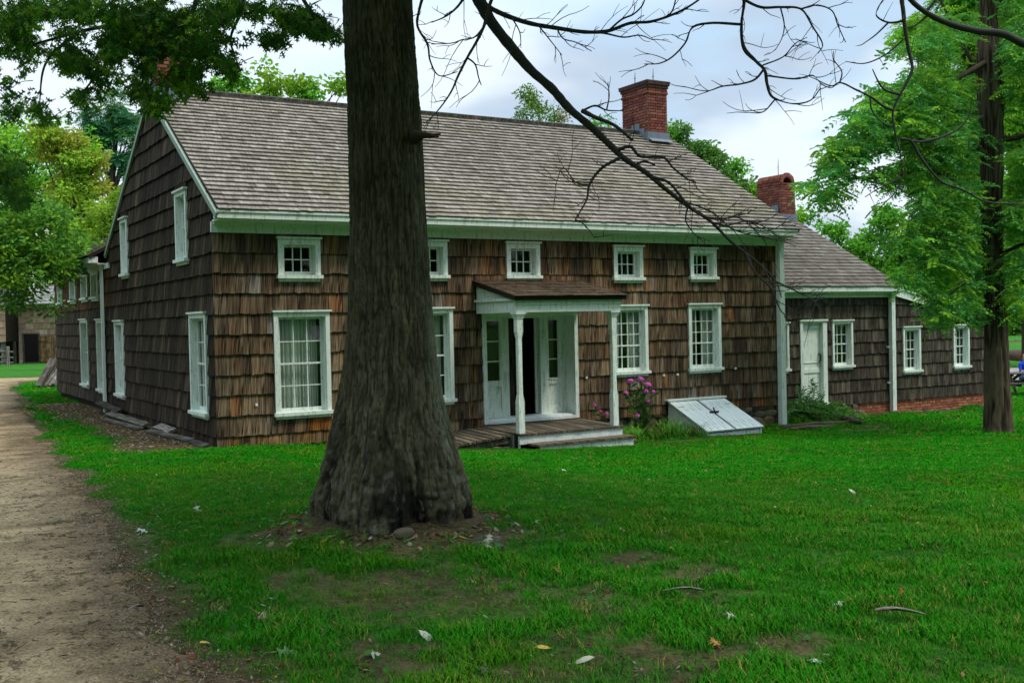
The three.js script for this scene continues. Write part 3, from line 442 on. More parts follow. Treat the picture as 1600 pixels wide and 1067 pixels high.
  const fl = (x0, x1, c) => part('flashing', [box(x0 - 0.05, x1 + 0.05, 5.80, 6.20, -3.62, -3.468), box(x0 - 0.052, x0 + 0.03, 5.8, 6.30, -3.80, -3.621), box(x0 - 0.054, x0 + 0.03, 5.9, 6.44, -4.10, -3.801)], M.lead, c); fl(11.42, 11.98, c1);
  const ap = part('flashing_apron', along(V(11.7, 6.005, -3.5), V(11.7, 5.90, -3.33), 0.62, 0.012, V(0, 1, 0)), M.lead, c1); ap.position.y = 0.055;
  const c2 = chimney(house, { x0: 0.03, x1: 0.56, z0: -4.5, z1: -3.52, y0: 5.75, y1: 7.42, seed: 92, label: 'red brick chimney at the left end, half hidden by oak leaves' }); fl(0.03, 0.56, c2);
  // nails left where lamps or hooks hung
  const pg = holder('wall_hook', house); part('hook', [[0.6, 0.52], [8.85, 0.62], [9.2, 0.62], [10.75, 0.68], [6.98, 0.66]].map(([x, y]) => box(x - 0.018, x + 0.018, y - 0.02, y + 0.02, 0.02, 0.06)), M.white, pg);

  // ---------------- entrance recess
  const e = holder('entrance', house), zr = -0.27, x0 = entry[0], x1 = entry[1], top = entry[3];
  part('reveal', [box(x0 + 0.03, x0 + 0.07, -0.02, top - 0.07, zr, 0.0), box(x1 - 0.07, x1 - 0.03, -0.02, top - 0.07, zr, 0.0), box(x0 + 0.03, x1 - 0.03, top - 0.07, top - 0.02, zr, 0.0)], M.white, e);
  part('casing', [box(x0, x0 + 0.075, -0.08, top, 0.001, 0.065), box(x1 - 0.075, x1, -0.08, top, 0.001, 0.065), box(x0 + 0.075, x1 - 0.075, top - 0.085, top, 0.001, 0.062)], M.white, e);
  part('threshold', [box(x0 + 0.071, x1 - 0.071, -0.06, 0.0, zr - 0.12, -0.002), box(x0 + 0.076, x1 - 0.076, -0.08, -0.03, -0.001, 0.10)], M.whiteOld, e);
  const sidelight = (a, b) => {
    const g = part('sidelight', [box(a, a + 0.13, 0.001, top - 0.071, zr - 0.05, zr), box(b - 0.13, b, 0.001, top - 0.071, zr - 0.05, zr), box(a + 0.13, b - 0.13, top - 0.17, top - 0.071, zr - 0.05, zr - 0.002), box(a + 0.13, b - 0.13, 0.56, 0.66, zr - 0.05, zr - 0.002), box(a + 0.13, b - 0.13, 0.001, 0.16, zr - 0.05, zr - 0.002), box(a + 0.13, b - 0.13, 0.16, 0.56, zr - 0.045, zr - 0.025), box(a + 0.13, b - 0.13, 0.645, 0.675, zr - 0.001, zr + 0.012)], M.white, e);
    const n = 3, ya = 0.66, yb2 = top - 0.17, bars = []; for (let k = 1; k < n; k++) { const y = lerp(ya, yb2, k / n); bars.push(box(a + 0.15, b - 0.15, y - 0.01, y + 0.01, zr - 0.042, zr - 0.018)); } bars.push(box(a + 0.13, a + 0.155, ya, yb2, zr - 0.043, zr - 0.015), box(b - 0.155, b - 0.13, ya, yb2, zr - 0.043, zr - 0.015));
    part('sash', bars, M.white, e); const pg2 = new THREE.PlaneGeometry(b - a - 0.31, (yb2 - ya) / n - 0.02); for (let k = 0; k < n; k++) { const m = part('pane', pg2, M.glass, e); m.position.set((a + b) / 2, lerp(ya, yb2, (k + 0.5) / n), zr - 0.03); }
    part('sidelight_back', box(a + 0.02, b - 0.02, 0.5, top - 0.08, zr - 0.16, zr - 0.15), M.backing, e);
  };
  sidelight(x0 + 0.071, 5.43); sidelight(6.20, x1 - 0.071);
  part('jamb', [box(5.431, 5.47, 0.001, top - 0.071, zr - 0.14, zr - 0.001), box(6.16, 6.199, 0.001, top - 0.071, zr - 0.14, zr - 0.001), box(5.471, 6.159, top - 0.12, top - 0.071, zr - 0.14, zr - 0.001)], M.white, e);
  const door = part('door', [box(0, 0.045, 0.0, top - 0.13, -0.66, 0), box(0.045, 0.06, 0.0, top - 0.13, -0.12, 0), box(0.045, 0.06, 0.0, top - 0.13, -0.66, -0.55), box(0.045, 0.06, 0.0, 0.2, -0.549, -0.121), box(0.045, 0.06, 0.8, 0.95, -0.549, -0.121), box(0.045, 0.06, top - 0.26, top - 0.13, -0.549, -0.121)].map((g) => g.translate(-0.0, 0, 0)), M.white, e, 'white door standing open inwards'); door.position.set(6.12, 0.012, zr - 0.145); door.rotation.y = -0.53;
  part('hinge', [box(6.075, 6.098, 0.3, 0.4, zr - 0.17, zr - 0.12), box(6.075, 6.098, 1.5, 1.6, zr - 0.17, zr - 0.12)], M.iron, e);
  const dark = part('passage_wall', [box(4.31, 5.43, -0.02, 2.2, -0.60, -0.55), box(5.42, 5.43, -0.02, 2.2, -3.4, -0.61), box(6.75, 6.8, -0.02, 2.2, -3.4, -0.6)], M.backing, e);
  part('storm_door', box(5.475, 5.70, 0.01, top - 0.13, zr - 0.22, zr - 0.18), mat({ color: rgb(0.055, 0.040, 0.033), map: grainTex }), e);

  // ---------------- porch
  const p = holder('porch', house), pz = 1.36, px0 = 4.64, px1 = 6.80;
  const deckY = (z) => -0.09 - 0.045 * z / 1.4;
  for (let k = 0; k < 15; k++) { const w = (px1 - px0) / 15, a = px0 + k * w; const m = part('deck_board', along(V(a + w / 2, deckY(0.07) - 0.02, 0.075), V(a + w / 2, deckY(pz + 0.07) - 0.02 + (R() - 0.5) * 0.006, pz + 0.06 + R() * 0.012), w - 0.007, 0.035), M.deck[k % 4 === 3 ? 3 : (k * 7) % 4], p); }
  for (let k = 0; k < 9; k++) { const w = 0.145, a = 4.625 - (k + 1) * w, t = (k + 0.5) / 9; const m = part('ramp_board', along(V(a + w / 2, -0.125 - 0.10 * t, 0.06), V(a + w / 2, -0.165 - 0.12 * t, 1.22 + R() * 0.03), w - 0.008, 0.035), M.deck[(k * 5 + 1) % 4], p); }
  part('ramp_beam', [along(V(4.60, -0.235, 1.16), V(3.3, -0.335, 1.16), 0.05, 0.12), along(V(4.60, -0.22, 0.12), V(3.3, -0.30, 0.12), 0.05, 0.1)], M.deck[3], p);
  for (let k = 0; k < 11; k++) stoneAt(p, R, 3.55 + k * 0.105 + R() * 0.03, -0.40 + 0.03 * R() - k * 0.003, 1.13 + R() * 0.06, 0.15 + 0.08 * R(), 0.10 + 0.05 * R(), 0.14);
  for (let k = 0; k < 4; k++) stoneAt(p, R, 4.5 + k * 0.11, -0.47, 1.3 + 0.05 * R(), 0.17, 0.12, 0.15);
  part('stringer', [box(px0 + 0.01, px1 - 0.01, -0.315, -0.172, pz + 0.005, pz + 0.035), box(px1 - 0.04, px1 - 0.012, -0.55, -0.145, 0.1, pz + 0.004), box(px0 + 0.012, px0 + 0.04, -0.5, -0.15, 0.1, pz + 0.004)], M.whiteOld, p);
  part('step', [box(px0 + 0.16, px1 + 0.06, -0.335, -0.30, pz + 0.036, pz + 0.34)], M.deck[0], p); part('riser', [box(px0 + 0.24, px1 + 0.03, -0.62, -0.336, pz + 0.27, pz + 0.30), box(px1 + 0.0, px1 + 0.03, -0.62, -0.336, pz + 0.04, pz + 0.269)], M.whiteOld, p);
  part('pier', [box(px0 + 0.0, px0 + 0.11, -0.7, -0.14, pz - 0.13, pz - 0.02)], M.backing, p);
  const post = (x, z, yb3) => {
    const out = [], W2 = 0.057, N = 0.038, q = [[yb3, W2], [0.42, W2], [0.425, W2 - 0.004], [0.46, N + 0.012], [0.52, N], [1.46, N], [1.52, N + 0.012], [1.56, W2 - 0.004], [1.565, W2], [1.80, W2]];
    const prof = [...q.map(([y, r]) => [r, y]), ...q.slice().reverse().map(([y, r]) => [-r, y])]; const g = prism(prof, -W2, W2).translate(x, 0, z); const g2 = prism(prof, -W2, W2);
    // narrow it in depth as well
    const pp = g.attributes.position; for (let i = 0; i < pp.count; i++) { const y = pp.getY(i); let r = W2; for (let k = 1; k < q.length; k++) if (y <= q[k][0] + 1e-6) { r = lerp(q[k - 1][1], q[k][1], clamp((y - q[k - 1][0]) / Math.max(1e-6, q[k][0] - q[k - 1][0]))); break; } pp.setZ(i, z + Math.sign(pp.getZ(i) - z) * r); } g.computeVertexNormals();
    out.push(prep(g), box(x - 0.068, x + 0.068, 1.80, 1.835, z - 0.068, z + 0.068), box(x - 0.082, x + 0.082, 1.836, 1.868, z - 0.082, z + 0.082), box(x - 0.098, x + 0.098, 1.869, 1.90, z - 0.098, z + 0.098)); part('post', out, M.white, p);
  };
  post(px0 + 0.09, pz - 0.06, -0.135); post(px1 - 0.11, pz - 0.06, -0.135);
  const by0 = 1.901, by1 = 2.10, bz = pz + 0.03; part('entablature', [box(px0 - 0.01, px1 + 0.01, by0, by1, bz - 0.14, bz), box(px0 - 0.025, px1 + 0.025, by1 - 0.07, by1 - 0.04, bz + 0.0005, bz + 0.02), box(px0 - 0.05, px1 + 0.05, by1 + 0.001, by1 + 0.05, bz - 0.15, bz + 0.05), box(px0 - 0.01, px0 + 0.1, by0, by1, 0.04, bz - 0.141), box(px1 - 0.1, px1 + 0.01, by0, by1, 0.04, bz - 0.141), box(px0 - 0.05, px0 + 0.1, by1 + 0.001, by1 + 0.045, 0.04, bz - 0.151), box(px1 - 0.1, px1 + 0.05, by1 + 0.001, by1 + 0.045, 0.04, bz - 0.151)], M.white, p);
  part('porch_ceiling', box(px0 + 0.1, px1 - 0.1, 2.0, 2.03, 0.04, bz - 0.141), M.white, p);
  const pe = (z) => lerp(2.46, 2.16, z / (bz + 0.08)), tri = (xa, xb) => { const g = prism([[-0.04, by1 + 0.046], [-(bz + 0.02), by1 + 0.046], [-(bz + 0.02), pe(bz + 0.02) - 0.025], [-0.04, pe(0.04) - 0.025]], 0, xb - xa); g.rotateY(Math.PI / 2); g.translate(xa, 0, 0); return g; };
  part('gable_panel', [tri(px0 - 0.0, px0 + 0.03), tri(px1 - 0.03, px1)], M.white, p); part('porch_rake', [along(V(px0 - 0.03, pe(bz + 0.07) - 0.018, bz + 0.07), V(px0 - 0.03, pe(0.04) - 0.018, 0.04), 0.05, 0.075), along(V(px1 + 0.03, pe(bz + 0.07) - 0.018, bz + 0.07), V(px1 + 0.03, pe(0.04) - 0.018, 0.04), 0.05, 0.075)], M.white, p);
  const pr = roofPlane(p, px0 - 0.08, px1 + 0.08, 2.165, bz + 0.10, 2.475, 0.036, 'porch_roof'), pt = (x, y) => roofTone(R, 'porch', 0);
  const pieces = courses({ u0: 0, u1: px1 - px0 + 0.16, y0: -0.03, y1: pr.userData.span, expo: 0.165, tone: pt, R, wMin: 0.09, wMax: 0.18, zb: 0.032, thick: 0.018, lap: 0.02 });
  const bank = []; for (const q of pieces) { let g = bank.length < 36 ? null : bank[Math.floor(R() * bank.length)]; if (!g) { g = shingleGeo(0.14, q.hL, q.hL, q.zb, q.zb - q.slope * q.hL, q.thick, q.color, R); g.userData.h = q.hL; bank.push(g); } const m = part('porch_shingle', g, M.roof, p); m.scale.set(q.w / 0.14, q.hL / g.userData.h, 1); m.rotation.copy(pr.rotation); m.position.copy(V(q.x, q.y, 0).applyEuler(pr.rotation).add(pr.position)); }
}
// ------------------------------------------------------------------ side wing with lean-to
const wing = thing('house_wing', 'low shingled side wing with white plank door, small arched chimney and lean-to', 'house wing', V(0, 0, 0));
{
  const R = rng(211), zf = -1.6, W4 = { cols: 3, rows: 4, rail: 2, casing: 0.075 };
  const A = windowsOn(wing, V(0, 0, zf), 0, [WIN(15.38, 16.12, 0.45, 1.62, { ...W4, seed: 41 }), WIN(13.22, 13.94, 0.44, 1.60, { ...W4, seed: 42 }), WIN(17.95, 18.65, 0.23, 1.41, { ...W4, seed: 43 }), WIN(19.95, 20.63, 0.26, 1.42, { ...W4, seed: 44 })]);
  A.holes.push(rect(14.38, 15.12, -0.32, 1.60)); A.open.push([14.304, 15.196, -0.6, 1.67]);
  const lean = (x) => x < 17.55 ? 2.26 : lerp(2.20, 1.44, (x - 17.55) / 3.8);
  const wall = part('wall', prism([[12.06, -0.5], [21.35, -0.5], [21.35, 1.44], [17.55, 2.2], [17.55, 2.26], [12.06, 2.26]], -0.12, 0, A.holes), M.backing, wing); wall.position.z = zf;
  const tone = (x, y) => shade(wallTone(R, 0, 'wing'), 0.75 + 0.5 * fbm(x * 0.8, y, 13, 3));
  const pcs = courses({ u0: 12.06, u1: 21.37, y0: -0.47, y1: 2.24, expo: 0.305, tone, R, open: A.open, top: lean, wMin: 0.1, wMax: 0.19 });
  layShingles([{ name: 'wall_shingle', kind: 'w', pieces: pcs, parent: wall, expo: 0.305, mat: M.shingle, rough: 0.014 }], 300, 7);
  // other walls, floor
  const bk = part('rear_wall', prism(rect(12.06, 21.35, -0.6, 2.2), -0.1, 0, [rect(19.6, 20.9, 0.2, 1.5), rect(18.0, 18.9, 0.3, 1.4)]), M.inside, wing); bk.position.z = -6.2;
  const ge = part('end_wall', [prism([[1.6, 1.4], [1.6, 2.3], [4.9, 4.45], [8.3, 2.3], [8.3, 1.4]], 0, 0.08).rotateY(Math.PI / 2).translate(17.42, 0, 0), box(21.25, 21.35, -0.6, 1.42, -6.1, -1.73), box(17.3, 17.4, -0.5, 2.0, -6.0, -1.73)], M.shingle, wing); paint(ge.geometry, [0.07, 0.06, 0.05]);
  part('floor', box(12.06, 21.2, -0.42, -0.36, -6.1, -1.73), M.inside, wing);
  // roofs
  const ye = 2.42, yr = 4.62, zr = -5.25, ze = zf + 0.3, rf = roofPlane(wing, 12.06, 17.62, ye, ze, yr, zr), S = rf.userData.span;
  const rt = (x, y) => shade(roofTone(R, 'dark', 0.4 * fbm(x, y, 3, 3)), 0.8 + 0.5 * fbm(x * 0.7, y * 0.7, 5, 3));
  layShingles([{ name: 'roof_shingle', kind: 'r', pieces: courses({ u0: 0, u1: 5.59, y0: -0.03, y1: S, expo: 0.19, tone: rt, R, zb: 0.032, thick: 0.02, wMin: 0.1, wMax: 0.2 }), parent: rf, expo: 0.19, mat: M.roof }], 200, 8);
  roofPlane(wing, 12.06, 17.62, yr, zr, 2.4, -8.4, 'rear_roof').material = M.greyWood[1];
  part('cornice', [box(12.07, 17.66, 2.30, 2.41, zf + 0.12, zf + 0.31), box(12.07, 17.60, 2.16, 2.299, zf + 0.001, zf + 0.06), box(12.07, 17.64, 2.26, 2.299, zf + 0.061, zf + 0.2)], M.white, wing);
  part('rake_board', along(V(17.64, ye - 0.085, ze), V(17.64, yr - 0.085, zr), 0.045, 0.13), M.white, wing);
  // lean-to roof falls towards +x
  const a = V(17.5, 2.40, 0), b = V(21.55, 1.57, 0); const lr = part('lean_to_roof', [along(V(a.x, a.y, -3.9), V(b.x, b.y, -3.9), 4.75, 0.06)], M.roof, wing); paint(lr.geometry, [0.2, 0.18, 0.15]); lr.position.y = 0.035;
  part('lean_to_rake', [along(V(17.56, 2.30, zf + 0.075), V(21.50, 1.495, zf + 0.075), 0.05, 0.19), along(V(17.55, 2.41, zf + 0.09), V(21.52, 1.595, zf + 0.09), 0.09, 0.03)], M.white, wing);
  part('downspout', [box(17.40, 17.53, -0.70, 2.27, zf + 0.065, zf + 0.175), box(17.38, 17.55, 2.2, 2.29, zf + 0.06, zf + 0.2)], M.white, wing);
  part('pipe_bracket', [box(17.34, 17.4, -0.02, 0.03, zf + 0.04, zf + 0.09), box(17.34, 17.4, 0.88, 0.93, zf + 0.04, zf + 0.09)], M.white, wing);
  // door
  const d = holder('door', wing, 'white plank door with black handle in the side wing'), x0 = 14.30, x1 = 15.20;
  part('casing', [box(x0, x0 + 0.09, -0.36, 1.60, zf - 0.1, zf + 0.062), box(x1 - 0.14, x1, -0.36, 1.60, zf - 0.1, zf + 0.06), box(x0 + 0.09, x1 - 0.14, 1.56, 1.60, zf - 0.1, zf + 0.058), box(x0 - 0.02, x1 + 0.02, 1.601, 1.645, zf - 0.02, zf + 0.09), box(x0 + 0.02, x1 - 0.02, -0.42, -0.36, zf - 0.1, zf + 0.14)], M.white, d);
  part('leaf', [box(x0 + 0.091, x1 - 0.141, -0.35, 1.56, zf - 0.09, zf - 0.045), box(x0 + 0.10, x1 - 0.15, 0.36, 0.46, zf - 0.045, zf - 0.025), box(x0 + 0.10, x1 - 0.15, 1.42, 1.55, zf - 0.045, zf - 0.03), box(x0 + 0.092, x1 - 0.142, 0.60, 0.615, zf - 0.045, zf - 0.03), box(x0 + 0.10, x1 - 0.15, -0.34, -0.16, zf - 0.045, zf - 0.03)], M.white, d);
  part('handle', [limb([V(x1 - 0.2, 0.62, zf - 0.04), V(x1 - 0.2, 0.65, zf + 0.02), V(x1 - 0.2, 0.78, zf + 0.02), V(x1 - 0.2, 0.82, zf - 0.04)], [0.014, 0.016, 0.014], 6)], M.iron, d);
  // foundation: brick to the right, fieldstone to the left
  const fb = part('foundation', box(12.2, 21.33, -1.3, -0.505, zf - 0.3, zf - 0.03), M.mortar, wing);
  brickFace(fb, V(16.35, 0, zf - 0.022), V(1, 0, 0), V(0, 0, 1), 5.0, -0.98, -0.47, R, { row: 0.073, mats: M.brickOrange });
  brickFace(fb, V(21.335, 0, zf - 0.03), V(0, 0, -1), V(1, 0, 0), 4, -1.1, -0.47, R, { row: 0.073, singles: false });
  stoneWall(fb, R, 12.3, 16.3, -0.85, -0.46, zf - 0.03, 0.2);
  for (let k = 0; k < 16; k++) stoneAt(fb, R, 17.8 + k * 0.155 + R() * 0.05, -0.83 - k * 0.004 + R() * 0.03, zf + 0.03, 0.15 + 0.09 * R(), 0.13 + 0.05 * R(), 0.14);
  for (const [x, y, w] of [[15.6, -0.66, 0.34], [15.95, -0.68, 0.26], [16.2, -0.7, 0.2]]) stoneAt(fb, R, x, y, zf + 0.12, w, 0.2, 0.25);
  // chimney with arched cap
  const wc = chimney(wing, { x0: 17.07, x1: 17.61, z0: -5.75, z1: -4.85, y0: 3.9, y1: 5.66, seed: 93, cap: 'vault', label: 'small red brick chimney with an arched cap', rods: [[17.35, -5.2, 0.5]] });
  part('flashing', [box(17.02, 17.66, 4.05, 4.56, -4.9, -4.80), box(17.018, 17.1, 4.2, 4.82, -5.16, -4.901), box(17.016, 17.1, 4.3, 4.70, -5.4, -5.161)], M.lead, wc);
}
// ------------------------------------------------------------------ rear wing
const rear = thing('rear_wing', 'dim shingled rear wing beside the path, behind the gable, with small upper windows', 'house wing', V(0, 0, 0));
{
  const R = rng(311), o = V(0, 0, -16.6), W4 = { cols: 3, rows: 4, rail: 2 }, up = { cols: 3, rows: 2, curtain: 'shade', casing: 0.09 };
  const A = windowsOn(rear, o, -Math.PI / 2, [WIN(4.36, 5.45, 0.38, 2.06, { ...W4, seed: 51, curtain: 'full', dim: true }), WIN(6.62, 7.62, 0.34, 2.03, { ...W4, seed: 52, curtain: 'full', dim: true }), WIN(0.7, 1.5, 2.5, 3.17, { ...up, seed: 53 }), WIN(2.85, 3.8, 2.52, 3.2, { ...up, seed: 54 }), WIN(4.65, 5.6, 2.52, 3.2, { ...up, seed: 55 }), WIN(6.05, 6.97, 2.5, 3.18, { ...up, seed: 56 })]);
  const wall = part('wall', prism(rect(0, 8.28, 0.0, 3.4), -0.12, 0, A.holes), M.backing, rear); wall.position.copy(o); wall.rotation.y = -Math.PI / 2;
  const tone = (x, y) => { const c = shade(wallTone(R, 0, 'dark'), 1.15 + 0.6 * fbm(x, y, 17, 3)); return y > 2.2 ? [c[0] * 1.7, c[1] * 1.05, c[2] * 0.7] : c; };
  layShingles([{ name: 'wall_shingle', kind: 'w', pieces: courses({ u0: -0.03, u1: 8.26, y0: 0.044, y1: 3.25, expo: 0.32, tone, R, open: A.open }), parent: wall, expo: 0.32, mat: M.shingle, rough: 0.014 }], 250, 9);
  part('other_walls', [box(0.12, 6.4, -0.2, 3.4, -16.6, -16.5), box(6.3, 6.4, -0.2, 3.4, -16.49, -8.7)], M.backing, rear); part('floor', [box(0.13, 6.2, -0.1, -0.02, -16.4, -8.45), box(0.13, 6.2, 2.22, 2.32, -16.4, -8.45)], M.inside, rear);
  part('foundation', box(0.06, 6.2, -0.5, 0.04, -16.55, -8.3), M.backing, rear);
  part('cornice', [box(-0.40, -0.20, 3.27, 3.41, -16.75, -8.66), box(-0.34, -0.054, 3.24, 3.269, -16.7, -8.7), box(-0.053, -0.001, 3.14, 3.26, -16.68, -8.32)], M.white, rear);
  const z0 = -16.8, z1 = -8.62, rf = part('roof', box(0, z1 - z0, 0, 4.13, -0.07, 0), M.backing, rear); rf.rotation.order = 'YXZ'; rf.rotation.y = -Math.PI / 2; rf.rotation.x = Math.atan2(-3.6, 2.0); rf.position.set(-0.42, 3.43, z0);
  const rt = (x, y) => shade(roofTone(R, 'grey', 0.2), 0.9);
  const pcs = courses({ u0: 0, u1: z1 - z0, y0: -0.03, y1: 4.12, expo: 0.19, tone: rt, R, zb: 0.032, thick: 0.018 });
  layShingles([{ name: 'roof_shingle', kind: 'r', pieces: pcs, parent: rf, expo: 0.19, mat: M.roof }], 0, 10);
  const rb = part('rear_roof', box(0, z1 - z0, 0, 4.2, -0.07, 0), M.greyWood[1], rear); rb.rotation.order = 'YXZ'; rb.rotation.y = Math.PI / 2; rb.rotation.x = Math.atan2(-3.6, 2.0); rb.position.set(6.78, 3.43, z1);
  const gs = part('gable_wall', prism([[0.0, 3.40], [6.35, 3.40], [3.18, 5.33]], z0 + 0.25, z0 + 0.35), M.backing, rear);
  part('downspout', [box(-0.115, -0.062, -0.22, 3.24, -9.02, -8.86), box(-0.13, -0.06, 3.16, 3.24, -9.04, -8.84)], M.white, rear);
}
// ------------------------------------------------------------------ cellar bulkhead against the front wall
{
  const b = thing('cellar_bulkhead', 'sloping white double cellar door against the front wall', 'cellar door', V(0, 0, 0)), x0 = 8.92, x1 = 10.36, zf = 1.2, yt = 0.10, yf = -0.42, n = V(0, zf - 0.04, yt - yf).normalize();
  const sd = (x) => prism([[-0.05, -0.7], [-0.05, yt - 0.035], [-zf, yf - 0.035], [-zf, -0.7]], 0, 0.035).rotateY(Math.PI / 2).translate(x, 0, 0);
  part('side_panel', sd(x0 + 0.02), M.whiteOld, b); part('side_panel', sd(x1 - 0.055), M.whiteOld, b); part('front_panel', box(x0 + 0.056, x1 - 0.056, -0.7, yf - 0.04, zf - 0.06, zf - 0.025), M.whiteOld, b);
  const leaf = (a, c) => { const w = (c - a) / 4, gs = []; for (let k = 0; k < 4; k++) gs.push(along(V(a + (k + 0.5) * w, yt, 0.05), V(a + (k + 0.5) * w, yf, zf + 0.03), w - 0.004, 0.03, n)); return part('door_leaf', gs, M.whiteOld, b); };
  leaf(x0 - 0.01, (x0 + x1) / 2 - 0.012); leaf((x0 + x1) / 2 + 0.012, x1 + 0.01);
  part('cover_strip', along(V((x0 + x1) / 2 - 0.02, yt + 0.022, 0.06), V((x0 + x1) / 2 - 0.02, yf + 0.022, zf + 0.03), 0.035, 0.014, n), mat({ color: rgb(0.16, 0.17, 0.19) }), b);
  part('head_board', box(x0 - 0.05, x1 + 0.05, yt + 0.0, yt + 0.035, 0.036, 0.14), M.white, b);
  const mid = V((x0 + x1) / 2, lerp(yt, yf, 0.5) + 0.04, zf * 0.52); part('latch', [along(mid.clone().add(V(-0.12, 0, 0)), mid.clone().add(V(0.12, 0.0, -0.02)), 0.035, 0.03), along(mid.clone().add(V(0.02, 0.02, -0.02)), mid.clone().add(V(0.06, 0.07, -0.10)), 0.02, 0.02), along(mid.clone().add(V(-0.02, 0.0, 0.02)), mid.clone().add(V(0.0, -0.01, 0.1)), 0.05, 0.02)], M.iron, b);
  part('hinge', [[x0 + 0.05, 0.25], [x0 + 0.05, 0.8], [x1 - 0.05, 0.25], [x1 - 0.05, 0.8]].map(([x, t]) => along(V(x, lerp(yt, yf, t) + 0.022, lerp(0.05, zf, t)), V(x + (x < 9.5 ? 0.12 : -0.12), lerp(yt, yf, t) + 0.022, lerp(0.05, zf, t)), 0.02, 0.008, n)), mat({ color: rgb(0.25, 0.26, 0.28) }), b);
}
// ------------------------------------------------------------------ leaves
function leafMesh(outline, bend, fold) {                    // outline: right half as [across, along]; a thin folded blade
  const pos = [], idx = [], n = outline.length, z = (x, y) => -bend * y * y - fold * Math.abs(x);
  for (const [x, y] of outline) pos.push(0, y, z(0, y)); for (const [x, y] of outline) pos.push(x, y, z(x, y)); for (const [x, y] of outline) pos.push(-x, y, z(x, y));
  for (let i = 0; i < n - 1; i++) { idx.push(i, n + i, i + 1, n + i, n + i + 1, i + 1, i, i + 1, 2 * n + i, 2 * n + i, i + 1, 2 * n + i + 1); }
  const g = new THREE.BufferGeometry(); g.setAttribute('position', new THREE.Float32BufferAttribute(pos, 3)); g.setIndex(idx); g.computeVertexNormals(); return prep(g);
}
const oakOutline = [[0.004, 0], [0.006, 0.16], [0.10, 0.24], [0.26, 0.20], [0.13, 0.33], [0.06, 0.36], [0.10, 0.46], [0.38, 0.50], [0.16, 0.58], [0.06, 0.60], [0.09, 0.70], [0.30, 0.80], [0.10, 0.80], [0.05, 0.86], [0.0, 1.0]];
const ovalOutline = [[0.0, 0], [0.16, 0.25], [0.20, 0.5], [0.12, 0.8], [0, 1]];
const dirRandom = (R) => { const z = R() * 2 - 1, a = R() * 6.2832, s = Math.sqrt(1 - z * z); return V(s * Math.cos(a), z, s * Math.sin(a)); };
function place(g, p, dir, size, R, droop = 0) {             // blade's y along dir
  const d = dir.clone(); d.y -= droop; d.normalize(); const q = new THREE.Quaternion().setFromUnitVectors(V(0, 1, 0), d), s = new THREE.Quaternion().setFromAxisAngle(d, R() * 6.2832); return g.clone().applyMatrix4(new THREE.Matrix4().compose(p, s.multiply(q), V(size, size, size)));
}
function leafClump(kind, seed) {
  const R = rng(seed), out = [];
  if (kind === 'broad' || kind === 'small') {               // a leafy twig end
    const oval = leafMesh([[0, 0], [0.24, 0.35], [0.20, 0.65], [0, 1]], 0.15, 0.25), n = 16;
    for (let i = 0; i < n; i++) { const p = dirRandom(R).multiplyScalar(0.34 * Math.cbrt(R())); p.y *= 0.6; const d = p.clone().normalize().add(dirRandom(R).multiplyScalar(0.7)).normalize(); d.y *= 0.5; out.push(place(oval, p, d.normalize(), (kind === 'small' ? 0.13 : 0.19) * (0.7 + 0.6 * R()), R, 0.3)); }
  } else if (kind === 'locust') {                           // pinnate sprays
    const let1 = leafMesh([[0, 0], [0.22, 0.5], [0, 1]], 0.1, 0.2);
    for (let f = 0; f < 4; f++) { const d = dirRandom(R); d.y = d.y * 0.35 - 0.1; d.normalize(); const o = dirRandom(R).multiplyScalar(0.14), L = 0.34 + 0.14 * R(), side = V(0, 1, 0).cross(d).normalize(); side.addScaledVector(V(0, 1, 0), (R() - 0.5) * 0.5).normalize();
      for (let k = 0; k < 6; k++) for (const s of [-1, 1]) { const t = 0.15 + 0.85 * k / 5, p = o.clone().addScaledVector(d, L * t); p.y -= 0.22 * t * t * L; const ld = side.clone().multiplyScalar(s).addScaledVector(d, 0.55).normalize(); ld.y -= 0.2; out.push(place(let1, p, ld, 0.125 * (1 - 0.3 * Math.abs(t - 0.5)), R)); } }
  } else if (kind === 'oak') {                              // a twig tip with lobed leaves
    for (let i = 0; i < 6; i++) { const lf = leafMesh(oakOutline, 0.10 + 0.25 * R(), 0.15 + 0.3 * R()), a = R() * 6.28, d = V(Math.cos(a) * 0.8, -0.25 + 0.5 * R() - 0.25, Math.sin(a) * 0.8).normalize(); out.push(place(lf, V((R() - 0.5) * 0.12, (R() - 0.5) * 0.10, (R() - 0.5) * 0.12), d, 0.078 + 0.036 * R(), R, 0.25)); }
  }
  return mergeGeometries(out.map(prep));
}
const CL = { broad: [1, 2, 3].map((s) => leafClump('broad', s)), small: [4, 5].map((s) => leafClump('small', s)), locust: [6, 7, 8].map((s) => leafClump('locust', s)), oak: [9, 10, 11, 12].map((s) => leafClump('oak', s)) };
const Q = new THREE.Quaternion(), E3 = new THREE.Euler();
const spin = (p, R, s, tilt = 0.6) => { E3.set((R() - 0.5) * tilt * 2, R() * 6.2832, (R() - 0.5) * tilt * 2); return new THREE.Matrix4().compose(p, Q.setFromEuler(E3), V(s, s * (0.85 + 0.3 * R()), s)); };
const leafColor = (c, R, v = 0.3) => { const k = 1 - v + 2 * v * R(), h = (R() - 0.5) * 0.25; return rgb(c[0] * k * (1 + h), c[1] * k, c[2] * k * (1 - h)); };
function crownPart(root, kind, list, name = 'crown', m = M.leaf) {  // list of [matrix, color, variety]
  const bank = CL[kind]; for (let k = 0; k < bank.length; k++) { const l = list.filter((_, i) => i % bank.length === k); if (l.length) instances(name, bank[k], m, l, root, true); }
}
